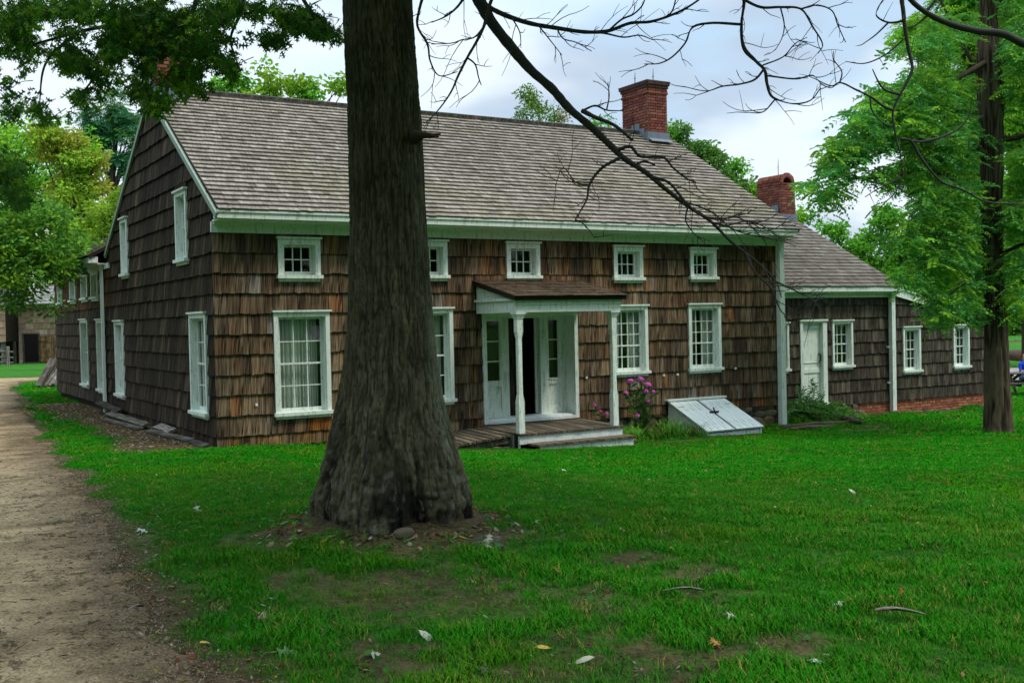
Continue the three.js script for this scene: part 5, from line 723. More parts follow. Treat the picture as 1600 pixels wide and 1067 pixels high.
// ------------------------------------------------------------------ locust at the right, and the bare limb that reaches in from the right
{
  const D = 21.2, root = thing('locust_tree', 'dark furrowed locust trunk standing before the lean-to corner at right', 'tree', standing(1562, D)), o = root.position, R = rng(660), P = (x, y, d = D) => at(x, y, d).sub(o), m = D / FOCAL;
  const prof = [[690, 1536, 1590], [668, 1540, 1583], [640, 1541, 1580], [600, 1541, 1577], [540, 1541, 1574], [470, 1541, 1571], [400, 1537, 1567], [320, 1535, 1565], [240, 1535, 1566], [150, 1530, 1568], [80, 1528, 1562], [30, 1532, 1558], [-60, 1536, 1560], [-250, 1545, 1564], [-420, 1550, 1560]], pos = [], uv = [], col = [], idx = [], rows = 240, cols = 60;
  for (let j = 0; j <= rows; j++) { const f = j / rows * (prof.length - 1), k = Math.min(prof.length - 2, Math.floor(f)), t = f - k, c = P(lerp(prof[k][1] + prof[k][2], prof[k + 1][1] + prof[k + 1][2], t) / 2, lerp(prof[k][0], prof[k + 1][0], t)), r = lerp(prof[k][2] - prof[k][1], prof[k + 1][2] - prof[k + 1][1], t) / 2 * m;
    for (let i = 0; i <= cols; i++) { const a = (i % cols) / cols * 6.28318, ca = Math.cos(a), sa = Math.sin(a), rd = sstep(0.0, 0.22, Math.abs(noise3(ca * 7 + noise3(ca * 3, c.y * 1.5, sa * 3) * 1.5, c.y * 0.9, sa * 7) - 0.5)) * 0.75 + 0.25 * sstep(0, 0.2, Math.abs(noise3(ca * 14, c.y * 3, sa * 14) - 0.5)), d = (rd - 0.6) * 0.05 + (fbm(ca * 12, c.y * 5, sa * 12, 2) - 0.5) * 0.02, foot = 1 - sstep(0, 0.5, c.y), rr = r * (1 + 0.08 * foot * Math.cos(a * 4 + 1)) + d; pos.push(c.x + ca * rr, c.y, c.z + sa * rr); uv.push(i / cols * 1.6, c.y); const q = 0.40 + 1.75 * Math.pow(rd, 1.5), lich = sstep(0.55, 0.7, fbm(ca * 2, c.y, sa * 2, 3)); col.push(lerp(0.062, 0.08, lich) * q, lerp(0.047, 0.085, lich) * q, lerp(0.033, 0.05, lich) * q); } }
  const w = cols + 1; for (let j = 0; j < rows; j++) for (let i = 0; i < cols; i++) { const a = j * w + i; idx.push(a, a + w, a + 1, a + 1, a + w, a + w + 1); }
  const g = new THREE.BufferGeometry(); g.setAttribute('position', new THREE.Float32BufferAttribute(pos, 3)); g.setAttribute('uv', new THREE.Float32BufferAttribute(uv, 2)); g.setAttribute('color', new THREE.Float32BufferAttribute(col, 3)); g.setIndex(idx); g.computeVertexNormals(); part('trunk', g, M.trunk, root);
  const B = (a, t0, t1) => limb(a.map(([x, y, d = D]) => P(x, y, d)), [t0 / 2 * m, t1 / 2 * m], 7, 24, 0.1, a[0][0]);
  part('limbs', [B([[1548, 250], [1520, 225, 20.8], [1480, 210, 20], [1420, 222, 19.5], [1350, 250, 19], [1290, 285, 18.8]], 11, 2), B([[1545, 330], [1500, 290, 20.5], [1450, 265, 20], [1400, 275, 19.6], [1330, 280, 19]], 9, 2), B([[1552, 90], [1500, 120, 20.6], [1440, 150, 20], [1380, 190, 19.4], [1330, 200, 19]], 9, 2), B([[1555, 215], [1590, 215, 20.8], [1640, 190, 20.2]], 12, 5), B([[1558, 80], [1575, 60, 21.4], [1600, 40, 21.6], [1640, 10, 22]], 16, 8), B([[1552, 440], [1510, 440, 20.4], [1470, 470, 20], [1440, 460, 19.8]], 7, 2), B([[1562, 400], [1590, 385, 20.6], [1630, 370, 20]], 8, 3), B([[1550, 150], [1500, 60, 21], [1460, -20, 21]], 8, 3), B([[1550, 475], [1520, 500, 20.4], [1490, 505, 20.2]], 5, 1.5), B([[1552, 20], [1600, -60, 21], [1680, -100, 21]], 10, 4)], M.branch, root);
  const blobs = [[1290, 270, 36, 24, 70], [1265, 275, 22, 18, 34], [1305, 310, 30, 24, 40], [1330, 230, 36, 26, 70], [1345, 190, 34, 24, 60], [1380, 150, 36, 30, 60], [1390, 220, 44, 30, 100], [1420, 180, 40, 34, 90], [1365, 265, 36, 24, 70], [1430, 260, 46, 34, 110], [1470, 140, 46, 40, 100], [1430, 90, 36, 34, 60], [1480, 50, 50, 40, 90], [1490, 220, 50, 40, 120], [1390, 310, 16, 30, 22], [1500, 300, 46, 30, 80], [1450, 330, 50, 24, 70], [1420, 380, 50, 24, 90], [1480, 390, 50, 28, 110], [1450, 430, 46, 22, 80], [1510, 445, 40, 26, 90], [1490, 470, 40, 16, 50], [1535, 488, 26, 14, 30], [1478, 497, 18, 7, 10], [1535, 420, 30, 24, 60], [1590, 420, 30, 30, 70], [1600, 340, 36, 36, 90], [1590, 470, 24, 20, 40], [1600, 260, 36, 40, 100], [1590, 150, 34, 36, 80], [1600, 80, 40, 40, 90], [1520, 350, 40, 24, 50], [1560, 480, 16, 10, 14], [1585, 20, 40, 30, 70], [1650, 200, 60, 160, 300], [1700, 60, 90, 90, 200], [1560, -80, 120, 60, 300]];
  const list = []; for (const [cx, cy, sx, sy, n] of blobs) for (let i = 0; i < n * 1.0; i++) { const gg = () => (R() + R() + R() - 1.5) / 1.5, x = cx + gg() * sx * 1.25, y = cy + gg() * sy * 1.25; if (fbm(x * 0.022, y * 0.03, 5, 3) < 0.44) continue; if (Math.abs(x - 1552) < 18 && y > 90 && y < 430 && R() < 0.6) continue; const k = clamp((1560 - x) / 270, 0, 1); list.push([spin(P(x, y, D - 0.3 - 1.9 * k + (R() - 0.5) * 2.0 + (Math.abs(x - 1552) < 30 ? 1 : 0)), R, 0.62 + 0.35 * R(), 0.4), leafColor(R() < 0.42 ? [0.20, 0.44, 0.035] : [0.09, 0.31, 0.06], R)]); }
  crownPart(root, 'locust', list);
}
{
  const root = thing('walnut_tree', 'bare crooked limb reaching in from a tree beyond the right edge', 'tree', standing(1980, 13.0)), o = root.position, R = rng(680), P = (x, y, d = 12.5) => at(x, y, d).sub(o), L = [], T = [];
  part('trunk', limb([V(0, -0.3, 0), V(0, 2, 0), P(1960, 250, 13), P(1940, 80, 13), P(1930, -200, 13)], [0.34, 0.26, 0.22, 0.2, 0.12], 12, 24, 0.06, 3), M.branch, root);
  const m = 12.5 / FOCAL, line = (a, t0, t1, tw = 0.8) => { const q = a.map(([x, y]) => P(x, y)); L.push(limb(q, [t0 / 2 * m, t1 / 2 * m], t0 > 8 ? 9 : 6, a.length * 5, 0.12, a[0][0])); if (tw) { const c = new THREE.CatmullRomCurve3(q), n = Math.round(c.getLength() / 0.3 * tw); for (let i = 0; i < n; i++) { const t = 0.1 + 0.9 * (i + R()) / n, p = c.getPoint(t), d = c.getTangent(t).multiplyScalar(0.6).add(dirRandom(R)).normalize(), e = p.clone().addScaledVector(d, 0.12 + 0.25 * R() * R()); T.push(limb([p, p.clone().lerp(e, 0.5).add(V(0, 0.02 * (R() - 0.3), 0)), e], [0.006, 0.004, 0.002], 4, 5)); } } };
  line([[1950, 160], [1800, 120], [1690, 95], [1600, 68], [1568, 53], [1526, 48], [1479, 35], [1447, 19], [1424, 0], [1400, -30], [1370, -50]], 15, 6.5, 0);
  line([[1412, -18], [1410, 0], [1412, 16], [1415, 45], [1421, 80], [1426, 108], [1418, 127], [1408, 147], [1396, 175], [1400, 210], [1408, 245], [1412, 277]], 8, 2, 0.8);
  line([[1415, 32], [1389, 35], [1370, 24], [1373, 12], [1380, 0]], 4, 1.6, 0.8); line([[1389, 35], [1368, 55], [1347, 70]], 3, 1.4, 0.8); line([[1412, 62], [1383, 86], [1351, 99], [1322, 96]], 3, 1.4, 1); line([[1408, 148], [1383, 140], [1373, 127], [1364, 108]], 4.5, 1.8, 0.6); line([[1396, 172], [1383, 167], [1364, 153], [1338, 140], [1313, 129], [1300, 134], [1272, 122]], 4.5, 1.6, 0.8); line([[1313, 129], [1316, 112], [1303, 92], [1303, 80]], 2.5, 1.3, 0.5); line([[1360, 152], [1363, 172], [1378, 190], [1394, 198]], 3, 1.5, 0.7);
  line([[1408, 217], [1424, 220], [1437, 242], [1453, 264], [1472, 284], [1504, 296], [1542, 315], [1600, 319]], 5.5, 2.4, 0.7); line([[1440, 222], [1470, 215], [1500, 200], [1515, 180], [1520, 150]], 4, 1.5, 0.6); line([[1424, 220], [1452, 222], [1470, 214]], 4, 2, 0.5); line([[1410, 277], [1400, 300], [1380, 320], [1364, 340]], 2.2, 1.4, 1.2); line([[1410, 262], [1402, 280], [1372, 295], [1352, 308]], 2.5, 1.3, 1.2); line([[1447, 19], [1462, 0], [1470, -20]], 5, 4, 0); line([[1450, 24], [1430, 40], [1416, 44]], 3.5, 2, 0.4);
  part('bare_limb', L, M.bareBranch, root); part('twigs', T, M.bareBranch, root);
}
// woods behind the photographer, seen only in the window panes
{
  const g = new THREE.Group(); g.name = 'woodland'; g.userData.kind = 'stuff'; scene.add(g); const R = rng(691), list = [], tr = [];
  for (let k = 0; k < 25; k++) { const x = k < 17 ? -58 + k * 6.6 + R() * 3 : -19 - R() * 9, z = k < 17 ? 36 + R() * 16 - Math.abs(k - 9) * 0.7 : -14 + (k - 17) * 6, h = 13 + 6 * R(), y0 = ground(x, z); tr.push(limb([V(x, y0 - 0.3, z), V(x + 0.3, h * 0.5, z), V(x, h * 0.9, z)], [0.35, 0.22, 0.05], 7, 8)); for (let i = 0; i < 260; i++) { const d = dirRandom(R), r = Math.cbrt(R()); list.push([spin(V(x + d.x * 4.6 * r, y0 + h * 0.58 + d.y * h * 0.42 * r, z + d.z * 4.6 * r), R, 3.4 + R() * 1.4), leafColor([0.10, 0.25, 0.03], R)]); } }
  crownPart(g, 'broad', list, 'woodland_foliage'); part('woodland_trunks', tr, M.branch, g).userData.kind = 'stuff';
}
// ------------------------------------------------------------------ barn, fence and woodpile far left
{
  const D = 66, S = D / FOCAL, pos = at(45, 566, D); pos.y = ground(pos.x, pos.z);
  const b = thing('shingled_barn', 'grey shingled barn with dark doorway and open plank door at the end of the path', 'barn', pos); b.rotation.y = -0.5414 + 0.10; b.updateMatrixWorld(true);
  const BM = mat({ vertexColors: true, map: scaled(plainTex, 1, 1), bumpMap: grainTex, bumpScale: 0.01 }); const X = (px) => (px - 45) * S, Y = (py) => (566 - py) * S, R = rng(701), tone = () => wallTone(R, 0, 'barn');
  const door = rect(X(38), X(60), 0.06, Y(521)), wall = part('wall', prism(rect(X(30), X(190), -0.4, Y(474)), -0.15, 0, [door]), M.backing, b);
  layShingles([{ name: 'wall_shingle', kind: 'w', pieces: courses({ u0: X(30), u1: X(190), y0: -0.1, y1: Y(474), expo: 0.37, tone, R, open: [[X(36.5), X(61.5), -1, Y(519.5)]], wMin: 0.14, wMax: 0.3 }), parent: wall, expo: 0.37, mat: BM, rough: 0.03 }], 0, 21);
  part('door_frame', [box(X(36), X(38), 0, Y(519), -0.05, 0.08), box(X(60), X(62), 0, Y(519), -0.05, 0.08), box(X(38), X(60), Y(521), Y(519), -0.05, 0.078), box(X(35), X(63), -0.06, 0.06, -0.05, 0.16)], M.greyWood[1], b);
  const dr = holder('door', b, 'open door of golden planks'), gold = [[0.40, 0.235, 0.11], [0.36, 0.20, 0.09], [0.44, 0.27, 0.13]].map((c) => mat({ color: rgb(...c), map: grainTex })); for (let k = 0; k < 5; k++) part('plank', box(X(62.5 + k * 4.4), X(66.6 + k * 4.4), 0.08, Y(524) - (k % 2) * 0.02, 0.10, 0.14), gold[k % 3], dr); part('batten', [box(X(63), X(84), 0.35, 0.5, 0.141, 0.17), box(X(63), X(84), 1.25, 1.4, 0.141, 0.17)], gold[1], dr); part('strap', box(X(62), X(74), 1.30, 1.35, 0.171, 0.18), M.iron, dr);
  const rf = part('roof', box(0, X(190) - X(29), 0, 7.2, -0.1, 0), M.backing, b); rf.position.set(X(29), Y(474), 0.35); rf.rotation.x = Math.atan2(-4.2, 5.4);
  layShingles([{ name: 'roof_shingle', kind: 'r', pieces: courses({ u0: 0, u1: X(190) - X(29), y0: 0, y1: 7.2, expo: 0.24, tone: () => roofTone(R, 'barn'), R, wMin: 0.12, wMax: 0.28, zb: 0.04 }), parent: rf, expo: 0.24, mat: BM }], 0, 22);
  part('eave_board', box(X(29), X(190), Y(479), Y(474.5), 0.1, 0.33), M.greyWood[2], b);
  // lower forebay at the left, standing on posts
  const fz = 2.2, fw = part('forebay_wall', [box(X(-60), X(30.5), Y(531), Y(478), fz - 0.1, fz), box(X(29.5), X(30.5), Y(531), Y(478), 0.01, fz - 0.101)], M.backing, b), fwH = holder('forebay', b); const face = part('siding', box(X(-60), X(30.5), Y(531), Y(530.5), fz + 0.001, fz + 0.02), M.greyWood[0], fwH);
  layShingles([{ name: 'wall_shingle', kind: 'w', pieces: courses({ u0: X(-60), u1: X(30.8), y0: Y(531), y1: Y(478), expo: 0.42, tone, R, wMin: 0.14, wMax: 0.3 }).map((p) => ({ ...p, zb: p.zb + fz })).map((p) => ({ ...p })), parent: fwH, expo: 0.42, mat: BM, rough: 0.03 }], 0, 23);
  part('post', box(X(22), X(27.5), -0.3, Y(531), fz - 0.35, fz - 0.1), M.greyWood[0], b); part('post', box(X(28.3), X(31), -0.3, Y(531), 0.6, 0.8), M.greyWood[1], b); part('post', box(X(-40), X(-35), -0.3, Y(531), fz - 0.35, fz - 0.1), M.greyWood[0], b); part('brace', along(V(X(24), Y(544), fz - 0.2), V(X(11), Y(532), fz - 0.2), 0.14, 0.14), M.greyWood[0], b);
  part('roof', along(V((X(-60) + X(31)) / 2, Y(477), fz + 0.3), V((X(-60) + X(31)) / 2, Y(440), -1.5), X(31) - X(-60), 0.12), M.greyWood[1], b);
  part('back_wall', [box(X(-60), X(29), -0.3, Y(500), -0.4, -0.3), box(X(30), X(190), -0.4, Y(470), -7.2, -7.0), box(X(30), X(31), -0.4, Y(470), -6.99, -0.16), box(X(189), X(190), -0.4, Y(470), -6.99, -0.16), box(X(31.2), X(188.8), -0.3, 0.03, -6.98, -0.16)], M.backing, b);
}
{
  const f = thing('rail_fence', 'short grey post and rail fence beside the barn forebay', 'fence', standing(12, 60)), o = f.position, P = (x, y, d = 60) => at(x, y, d).sub(o), m = 60 / FOCAL;
  for (const [x, t, bt] of [[12, 541, 576], [-14, 545, 578], [-40, 545, 578]]) part('post', limb([P(x, bt + 4), P(x - 0.4, (t + bt) / 2), P(x - 0.8, t)], [0.10, 0.09, 0.085], 8, 6, 0.1, x + 60), M.greyWood[2], f);
  for (const y of [549, 558, 566]) part('rail', limb([P(-42, y + 1, 60.1), P(-14, y, 60.1), P(20, y + 1, 60.1)], [0.06, 0.07, 0.055], 6, 8, 0.2, y), M.greyWood[0], f);
}
{
  const w = thing('split_rail_pile', 'heap of grey split rails leaning against the rear wing corner', 'wood pile', standing(75, 36)), o = w.position, R = rng(711);
  const rails = [[57, 601, 80, 560], [60, 603, 84, 562], [64, 604, 88, 556], [68, 604, 92, 566], [62, 600, 85, 566], [72, 605, 95, 570], [77, 605, 97, 576], [66, 602, 90, 572], [82, 606, 100, 580], [70, 603, 84, 575]];
  for (const [x0, y0, x1, y1] of rails) { const a = at(x0, y0, 35.5 + R() * 0.6).sub(o), b = at(x1, y1, 36.6 + R() * 0.4).sub(o); a.y = 0.03 + R() * 0.05; part('rail', along(a, b, 0.09 + 0.05 * R(), 0.06 + 0.05 * R(), dirRandom(R)), M.greyWood[Math.floor(R() * 3)], w); }
}
// ------------------------------------------------------------------ weathered planks lying along the gable
{
  const R = rng(721), G = 'weathered planks along the gable';
  const L = [[162, 656, 219, 672, 0.03, 'weathered grey plank nearest the path in the heap by the gable'], [169, 651, 228, 669, 0.10, 'weathered plank lying second in the heap by the gable, on edge over the first'], [190, 647, 250, 661, 0.07, 'broad dark plank in the middle of the heap by the gable'], [199, 641, 250, 650, 0.22, 'topmost dark plank of the heap, against the gable wall'], [246, 672, 317, 677, 0.10, 'pale pointed board lying flat on the planks below the gable corner window'], [230, 674, 299, 690, 0.03, 'long brown plank on the soil right of the heap'], [303, 685, 333, 698, 0.02, 'short rotten plank end at the house corner']];
  for (const [x0, y0, x1, y1, h, label] of L) {
    const a = onGround(x0, y0 + 2), b = onGround(x1, y1 + 2), d = b.clone().sub(a); if (a.x > -0.16) a.x = -0.16 - R() * 0.08; if (b.x > -0.16) b.x = -0.16 - R() * 0.08; a.y = ground(a.x, a.z) + h; b.y = ground(b.x, b.z) + Math.max(0.03, h * 0.6 + 0.02);
    const g = along(a, b, 0.13 + 0.05 * R(), 0.03 + 0.015 * R(), V(0.25 * (R() - 0.5) - 0.25, 1, 0)), m = part('weathered_plank', g, M.greyWood[[1, 0, 3, 3, 2, 1, 3][L.findIndex((q) => q[5] === label)]], scene); m.name = numbered('weathered_plank'); tag(m, label, 'plank', G); g.translate(-a.x, -a.y, -a.z); m.position.copy(a);
  }
}
// logs edging the bed in front of the side wing
{
  const R = rng(731), L = [[1238, 669, 1326, 662, 0.05, 'rough log edging the shrub bed, farther of two'], [1236, 673, 1303, 668, 0.045, 'shorter rough log edging the shrub bed, nearer of two'], [1318, 659, 1344, 664, 0.075, 'dark short log stub at the right end of the shrub bed']];
  L.forEach(([x0, y0, x1, y1, r, label], i) => { const a = onGround(x0, y0), b = onGround(x1, y1); a.y += r * 0.7; b.y += r * 0.7; const c = a.clone().lerp(b, 0.5); const g = limb([a.clone().sub(c), a.clone().lerp(b, 0.35).sub(c).add(V(0, 0.02, 0.04)), a.clone().lerp(b, 0.7).sub(c).add(V(0, -0.01, -0.03)), b.clone().sub(c)], [r * 0.8, r, r * 1.1, r * 0.8], 9, 20, 0.22, i + 3), m = part('edging_log', [g, new THREE.SphereGeometry(r * 0.8, 8, 6).translate(a.x - c.x, a.y - c.y, a.z - c.z), new THREE.SphereGeometry(r * 0.8, 8, 6).translate(b.x - c.x, b.y - c.y, b.z - c.z)], [mat({ color: rgb(0.16, 0.11, 0.075), map: scaled(grainTex, 3, 1), bumpMap: grainTex, bumpScale: 0.01 }), mat({ color: rgb(0.19, 0.13, 0.09), map: scaled(grainTex, 3, 1), bumpMap: grainTex, bumpScale: 0.01 }), mat({ color: rgb(0.05, 0.04, 0.03) })][i], scene); m.name = numbered('edging_log'); m.position.copy(c); tag(m, label, 'log', 'logs edging the shrub bed'); });
  const k = onGround(1228, 670); const s = stoneAt(scene, R, k.x, k.y + 0.03, k.z, 0.24, 0.13, 0.18); s.name = numbered('field_stone'); tag(s, 'pale round stone at the foot of the white corner downspout', 'stone');
  for (const [px, py, w, label] of [[630, 838, 0.17, 'pale flat stone at the foot of the big trunk'], [985, 690, 0.25, 'flat brown stone edging the flower bed beside the porch step']]) { const p = onGround(px, py), q = stoneAt(scene, R, p.x, p.y + 0.02, p.z, w, 0.09, w * 0.7); q.name = numbered('field_stone'); tag(q, label, 'stone'); }
}
// ------------------------------------------------------------------ flowers, shrubs
const ovalLeaf = leafMesh([[0, 0], [0.15, 0.3], [0.17, 0.55], [0, 1]], 0.25, 0.3);
function stemPlant(name, label, category, base, stems, { leafSize, color, flower = null, seed, spread = 0.05, every = 0.05, group }) {
  const R = rng(seed), root = thing(name, label, category, base, group), st = [], lf = [], fl = [];
  for (const [tip, head] of stems) {
    const t = tip.clone().sub(base), a = V((R() - 0.5) * spread * 2, -0.05, (R() - 0.5) * spread * 2), c = new THREE.CatmullRomCurve3([a, a.clone().lerp(t, 0.5).add(V((R() - 0.5) * 0.05, 0.04, (R() - 0.5) * 0.05)), t]), L = c.getLength(); st.push(limb(c.getPoints(3), [0.006, 0.003], 4, 8));
    for (let s = 0.18; s < 0.97; s += every / L) { const p = c.getPoint(s), d = dirRandom(R); d.y = 0.25 + 0.3 * R(); lf.push([new THREE.Matrix4().compose(p, new THREE.Quaternion().setFromUnitVectors(V(0, 1, 0), d.normalize()), V(1, 1, 1).multiplyScalar(leafSize * (0.6 + 0.7 * R()))), leafColor(color, R)]); }
    if (head) for (let k = 0; k < 34; k++) { const d = dirRandom(R); d.y = Math.abs(d.y) * 0.9 - 0.2; const p = t.clone().addScaledVector(d, head * (0.6 + 0.4 * R())); fl.push([new THREE.Matrix4().compose(p, new THREE.Quaternion().setFromUnitVectors(V(0, 0, 1), d.normalize()), V(1, 1, 1).multiplyScalar(0.020 + 0.008 * R())), rgb(0.62 + 0.2 * R(), 0.11 + 0.12 * R(), 0.52 + 0.2 * R())]); }
  }
  part('stem', st, mat({ color: rgb(0.05, 0.09, 0.03) }), root); instances('leaves', ovalLeaf, M.leaf, lf, root, true);
  if (fl.length) instances('flowers', new THREE.CircleGeometry(1, 5), M.leaf, fl, root, true);
  return root;
}
{
  const z = 0.5, f = (x, y, zz = z) => { const d = at(x, y, 1).sub(camera.position), t = (zz - camera.position.z) / d.z; return camera.position.clone().addScaledVector(d, t); };
  const b = f(1003, 664); b.y = ground(b.x, b.z);
  stemPlant('phlox_plant', 'tall phlox with magenta flower heads below the window right of the porch', 'flowering plant', b, [[f(985, 596), 0.075], [f(1001, 593, 0.55), 0.08], [f(1013, 602, 0.45), 0.08], [f(1009, 612, 0.6), 0.06], [f(1021, 612), 0.04], [f(978, 614, 0.6), 0.05], [f(1013, 627, 0.62), 0.05], [f(999, 604, 0.4), 0.0], [f(992, 620, 0.55), 0], [f(1005, 625, 0.6), 0], [f(996, 650, 0.7), 0.05], [f(988, 640, 0.62), 0], [f(1015, 645, 0.6), 0], [f(1008, 600, 0.35), 0.03]], { leafSize: 0.14, color: [0.06, 0.13, 0.03], seed: 741, spread: 0.13, every: 0.035 });
  const b2 = f(938, 662, 0.35); b2.y = ground(b2.x, b2.z);
  stemPlant('phlox_plant', 'thin phlox with three small pink heads behind the right porch post', 'flowering plant', b2, [[f(929, 633, 0.35), 0.035], [f(938, 643, 0.35), 0.03], [f(948, 647, 0.4), 0.04], [f(934, 648, 0.3), 0], [f(944, 652, 0.4), 0]], { leafSize: 0.09, color: [0.05, 0.085, 0.02], seed: 742, every: 0.05 });
  // shrubs in front of the side wing
  const g = (x, y) => f(x, y, -0.9), c = g(1272, 660); c.y = ground(c.x, c.z); const R = rng(743), stems = []; for (let i = 0; i < 46; i++) { const x = 1262 + (R() - 0.35) * 44, y = 585 + R() * 60 + Math.abs(x - 1268) * 0.9; stems.push([f(x, y, -1.1 + R() * 0.7), 0]); }
  stemPlant('feathery_shrub', 'tall loose shrub with fine leaves in front of the white plank door', 'shrub', c, stems, { leafSize: 0.085, color: [0.10, 0.26, 0.09], seed: 744, spread: 0.3, every: 0.026 });
  const d = g(1285, 664); d.y = ground(d.x, d.z); const st2 = []; for (let i = 0; i < 130; i++) { const x = 1230 + R() * 105, y = 628 + R() * 26; st2.push([f(x, y, -1.2 + R() * 1.2), 0]); }
  stemPlant('low_shrub', 'low spreading dark green shrubs behind the edging logs', 'shrub', d, st2, { leafSize: 0.10, color: [0.10, 0.27, 0.05], seed: 745, spread: 1.1, every: 0.032 });
}
// ------------------------------------------------------------------ picnic table, person, pasture fence at the right edge
{
  const D = 36, t = thing('picnic_table', 'grey wooden picnic table with A-frame legs at the right edge', 'picnic table', standing(1602, D)); t.rotation.y = -0.45;
  const w = M.greyWood[1]; for (let k = 0; k < 5; k++) part('top_board', box(-1.0, 1.0, 0.72, 0.76, -0.36 + k * 0.147, -0.225 + k * 0.147), M.greyWood[k % 2 ? 0 : 1], t);
  for (const s of [-1, 1]) { part('bench_board', box(-1, 1, 0.42, 0.46, s * 0.72 - 0.13, s * 0.72 + 0.13), w, t); for (const x of [-0.65, 0.65]) part('leg', along(V(x, 0, s * 0.62), V(x, 0.72, s * 0.24), 0.09, 0.04, V(1, 0, 0)), M.greyWood[3], t); }
  for (const x of [-0.6, 0.6]) part('cross_beam', [along(V(x, 0.38, -0.8), V(x, 0.38, 0.8), 0.04, 0.09), along(V(x, 0.69, -0.34), V(x, 0.69, 0.34), 0.04, 0.09)], M.greyWood[3], t); part('brace', [along(V(-0.6, 0.40, 0), V(-0.15, 0.71, 0), 0.04, 0.09), along(V(0.6, 0.40, 0), V(0.15, 0.71, 0), 0.04, 0.09)], M.greyWood[3], t);
  // person seated on the far bench, facing right
  const per = thing('person', 'person in a blue shirt and jeans seated at the picnic table', 'person', V(0, 0, 0)); const base = t.localToWorld(V(0.40, 0, -0.72)); per.position.copy(base); per.rotation.y = -0.45 + 0.25; per.position.y = t.position.y;
  // joints: x right, y up, z towards the table; [a, b, ra, rb, tint]
  const B = [], j = (a, b, ra, rb, c) => B.push([V(...a), V(...b), ra, rb, c]);
  j([0, 0.52, 0], [0, 0.70, -0.01], 0.155, 0.135, 1); j([0, 0.70, -0.01], [0, 0.98, 0.03], 0.135, 0.14, 0); j([-0.15, 1.0, 0.03], [0.15, 1.0, 0.03], 0.075, 0.075, 0); j([0, 1.04, 0.04], [0, 1.13, 0.06], 0.055, 0.052, 2);
  for (const s of [-1, 1]) { j([s * 0.09, 0.53, 0.02], [s * 0.11, 0.54, 0.42], 0.085, 0.062, 1); j([s * 0.11, 0.53, 0.42], [s * 0.11, 0.10, 0.46], 0.058, 0.042, 1); j([s * 0.11, 0.05, 0.44], [s * 0.12, 0.035, 0.62], 0.042, 0.035, 3); j([s * 0.19, 0.99, 0.03], [s * 0.24, 0.76, 0.12], 0.055, 0.045, 0); j([s * 0.24, 0.76, 0.12], [s * 0.15, 0.78, 0.35], 0.040, 0.030, 2); j([s * 0.15, 0.785, 0.35], [s * 0.12, 0.785, 0.45], 0.03, 0.022, 2); }
  j([0, 1.20, 0.07], [0, 1.27, 0.06], 0.085, 0.095, 2); j([0, 1.19, 0.13], [0, 1.21, 0.155], 0.03, 0.016, 2);
  const N = 72, mc = new MarchingCubes(N, mat({}), false, false, 200000), H = 0.75, cen = V(0, 0.68, 0.2), p = V(0, 0, 0), ab = V(0, 0, 0);
  const dist = (q, want) => { let f = 1e9, best = 0, bd = 1e9; for (const [a, b, ra, rb, c] of B) { ab.copy(b).sub(a); const k = clamp(_v.copy(q).sub(a).dot(ab) / ab.lengthSq()), d = _v.copy(a).addScaledVector(ab, k).distanceTo(q) - lerp(ra, rb, k); if (d < bd) { bd = d; best = c; } const h = clamp(0.5 + 0.5 * (f - d) / 0.03); f = lerp(f, d, h) - 0.03 * h * (1 - h); } return want ? best : f; };
  mc.isolation = 0; for (let z = 0; z < N; z++) for (let y = 0; y < N; y++) for (let x = 0; x < N; x++) { p.set((x - N / 2) / (N / 2) * H + cen.x, (y - N / 2) / (N / 2) * H + cen.y, (z - N / 2) / (N / 2) * H + cen.z); mc.field[z * N * N + y * N + x] = -dist(p); }
  mc.update(); const g = new THREE.BufferGeometry(), n = mc.count, P = mc.positionArray.slice(0, n * 3), Nn = mc.normalArray.slice(0, n * 3), C = new Float32Array(n * 3), tint = [[0.012, 0.05, 0.42], [0.05, 0.085, 0.15], [0.42, 0.25, 0.18], [0.08, 0.07, 0.06]];
  for (let i = 0; i < n; i++) { p.set(P[i * 3] * H + cen.x, P[i * 3 + 1] * H + cen.y, P[i * 3 + 2] * H + cen.z); P[i * 3] = p.x; P[i * 3 + 1] = p.y; P[i * 3 + 2] = p.z; C.set(tint[dist(p, true)], i * 3); }
  g.setAttribute('position', new THREE.BufferAttribute(P, 3)); g.setAttribute('normal', new THREE.BufferAttribute(Nn, 3)); g.setAttribute('color', new THREE.BufferAttribute(C, 3)); part('body', g, mat({ vertexColors: true, roughness: 0.9 }), per);
  part('hair', new THREE.SphereGeometry(0.105, 16, 10, 0, 6.3, 0, 1.7).scale(0.95, 1, 1.05).rotateX(-0.5).translate(0, 1.265, 0.04), mat({ color: rgb(0.05, 0.032, 0.02) }), per);
  // pasture fence
  const f = thing('pasture_fence', 'pale post and rail pasture fence behind the picnic table', 'fence', standing(1590, 72)), o = f.position, Q2 = (x, y) => at(x, y, 72).sub(o);
  for (const x of [1545, 1589, 1633, 1677]) part('post', along(Q2(x, 556), Q2(x - 0.5, 531), 0.16, 0.16), M.greyWood[2], f);
  for (const y of [536, 543.5, 551]) part('rail', along(Q2(1520, y + 0.6), Q2(1690, y - 3), 0.06, 0.10), M.greyWood[2], f);
  const wf = thing('picket_fence', 'low dark picket fence in front of the pasture', 'fence', standing(1590, 62)), o2 = wf.position; const up = []; for (let k = 0; k < 60; k++) { const x = 1560 + k * 1.9; up.push(along(at(x, 568, 62).sub(o2), at(x, 556 + (k % 3), 62).sub(o2), 0.03, 0.03)); } part('pickets', up, M.greyWood[3], wf).userData.kind = 'stuff'; part('rail', along(at(1555, 562, 62.1).sub(o2), at(1680, 560, 62.1).sub(o2), 0.04, 0.05), M.greyWood[3], wf);
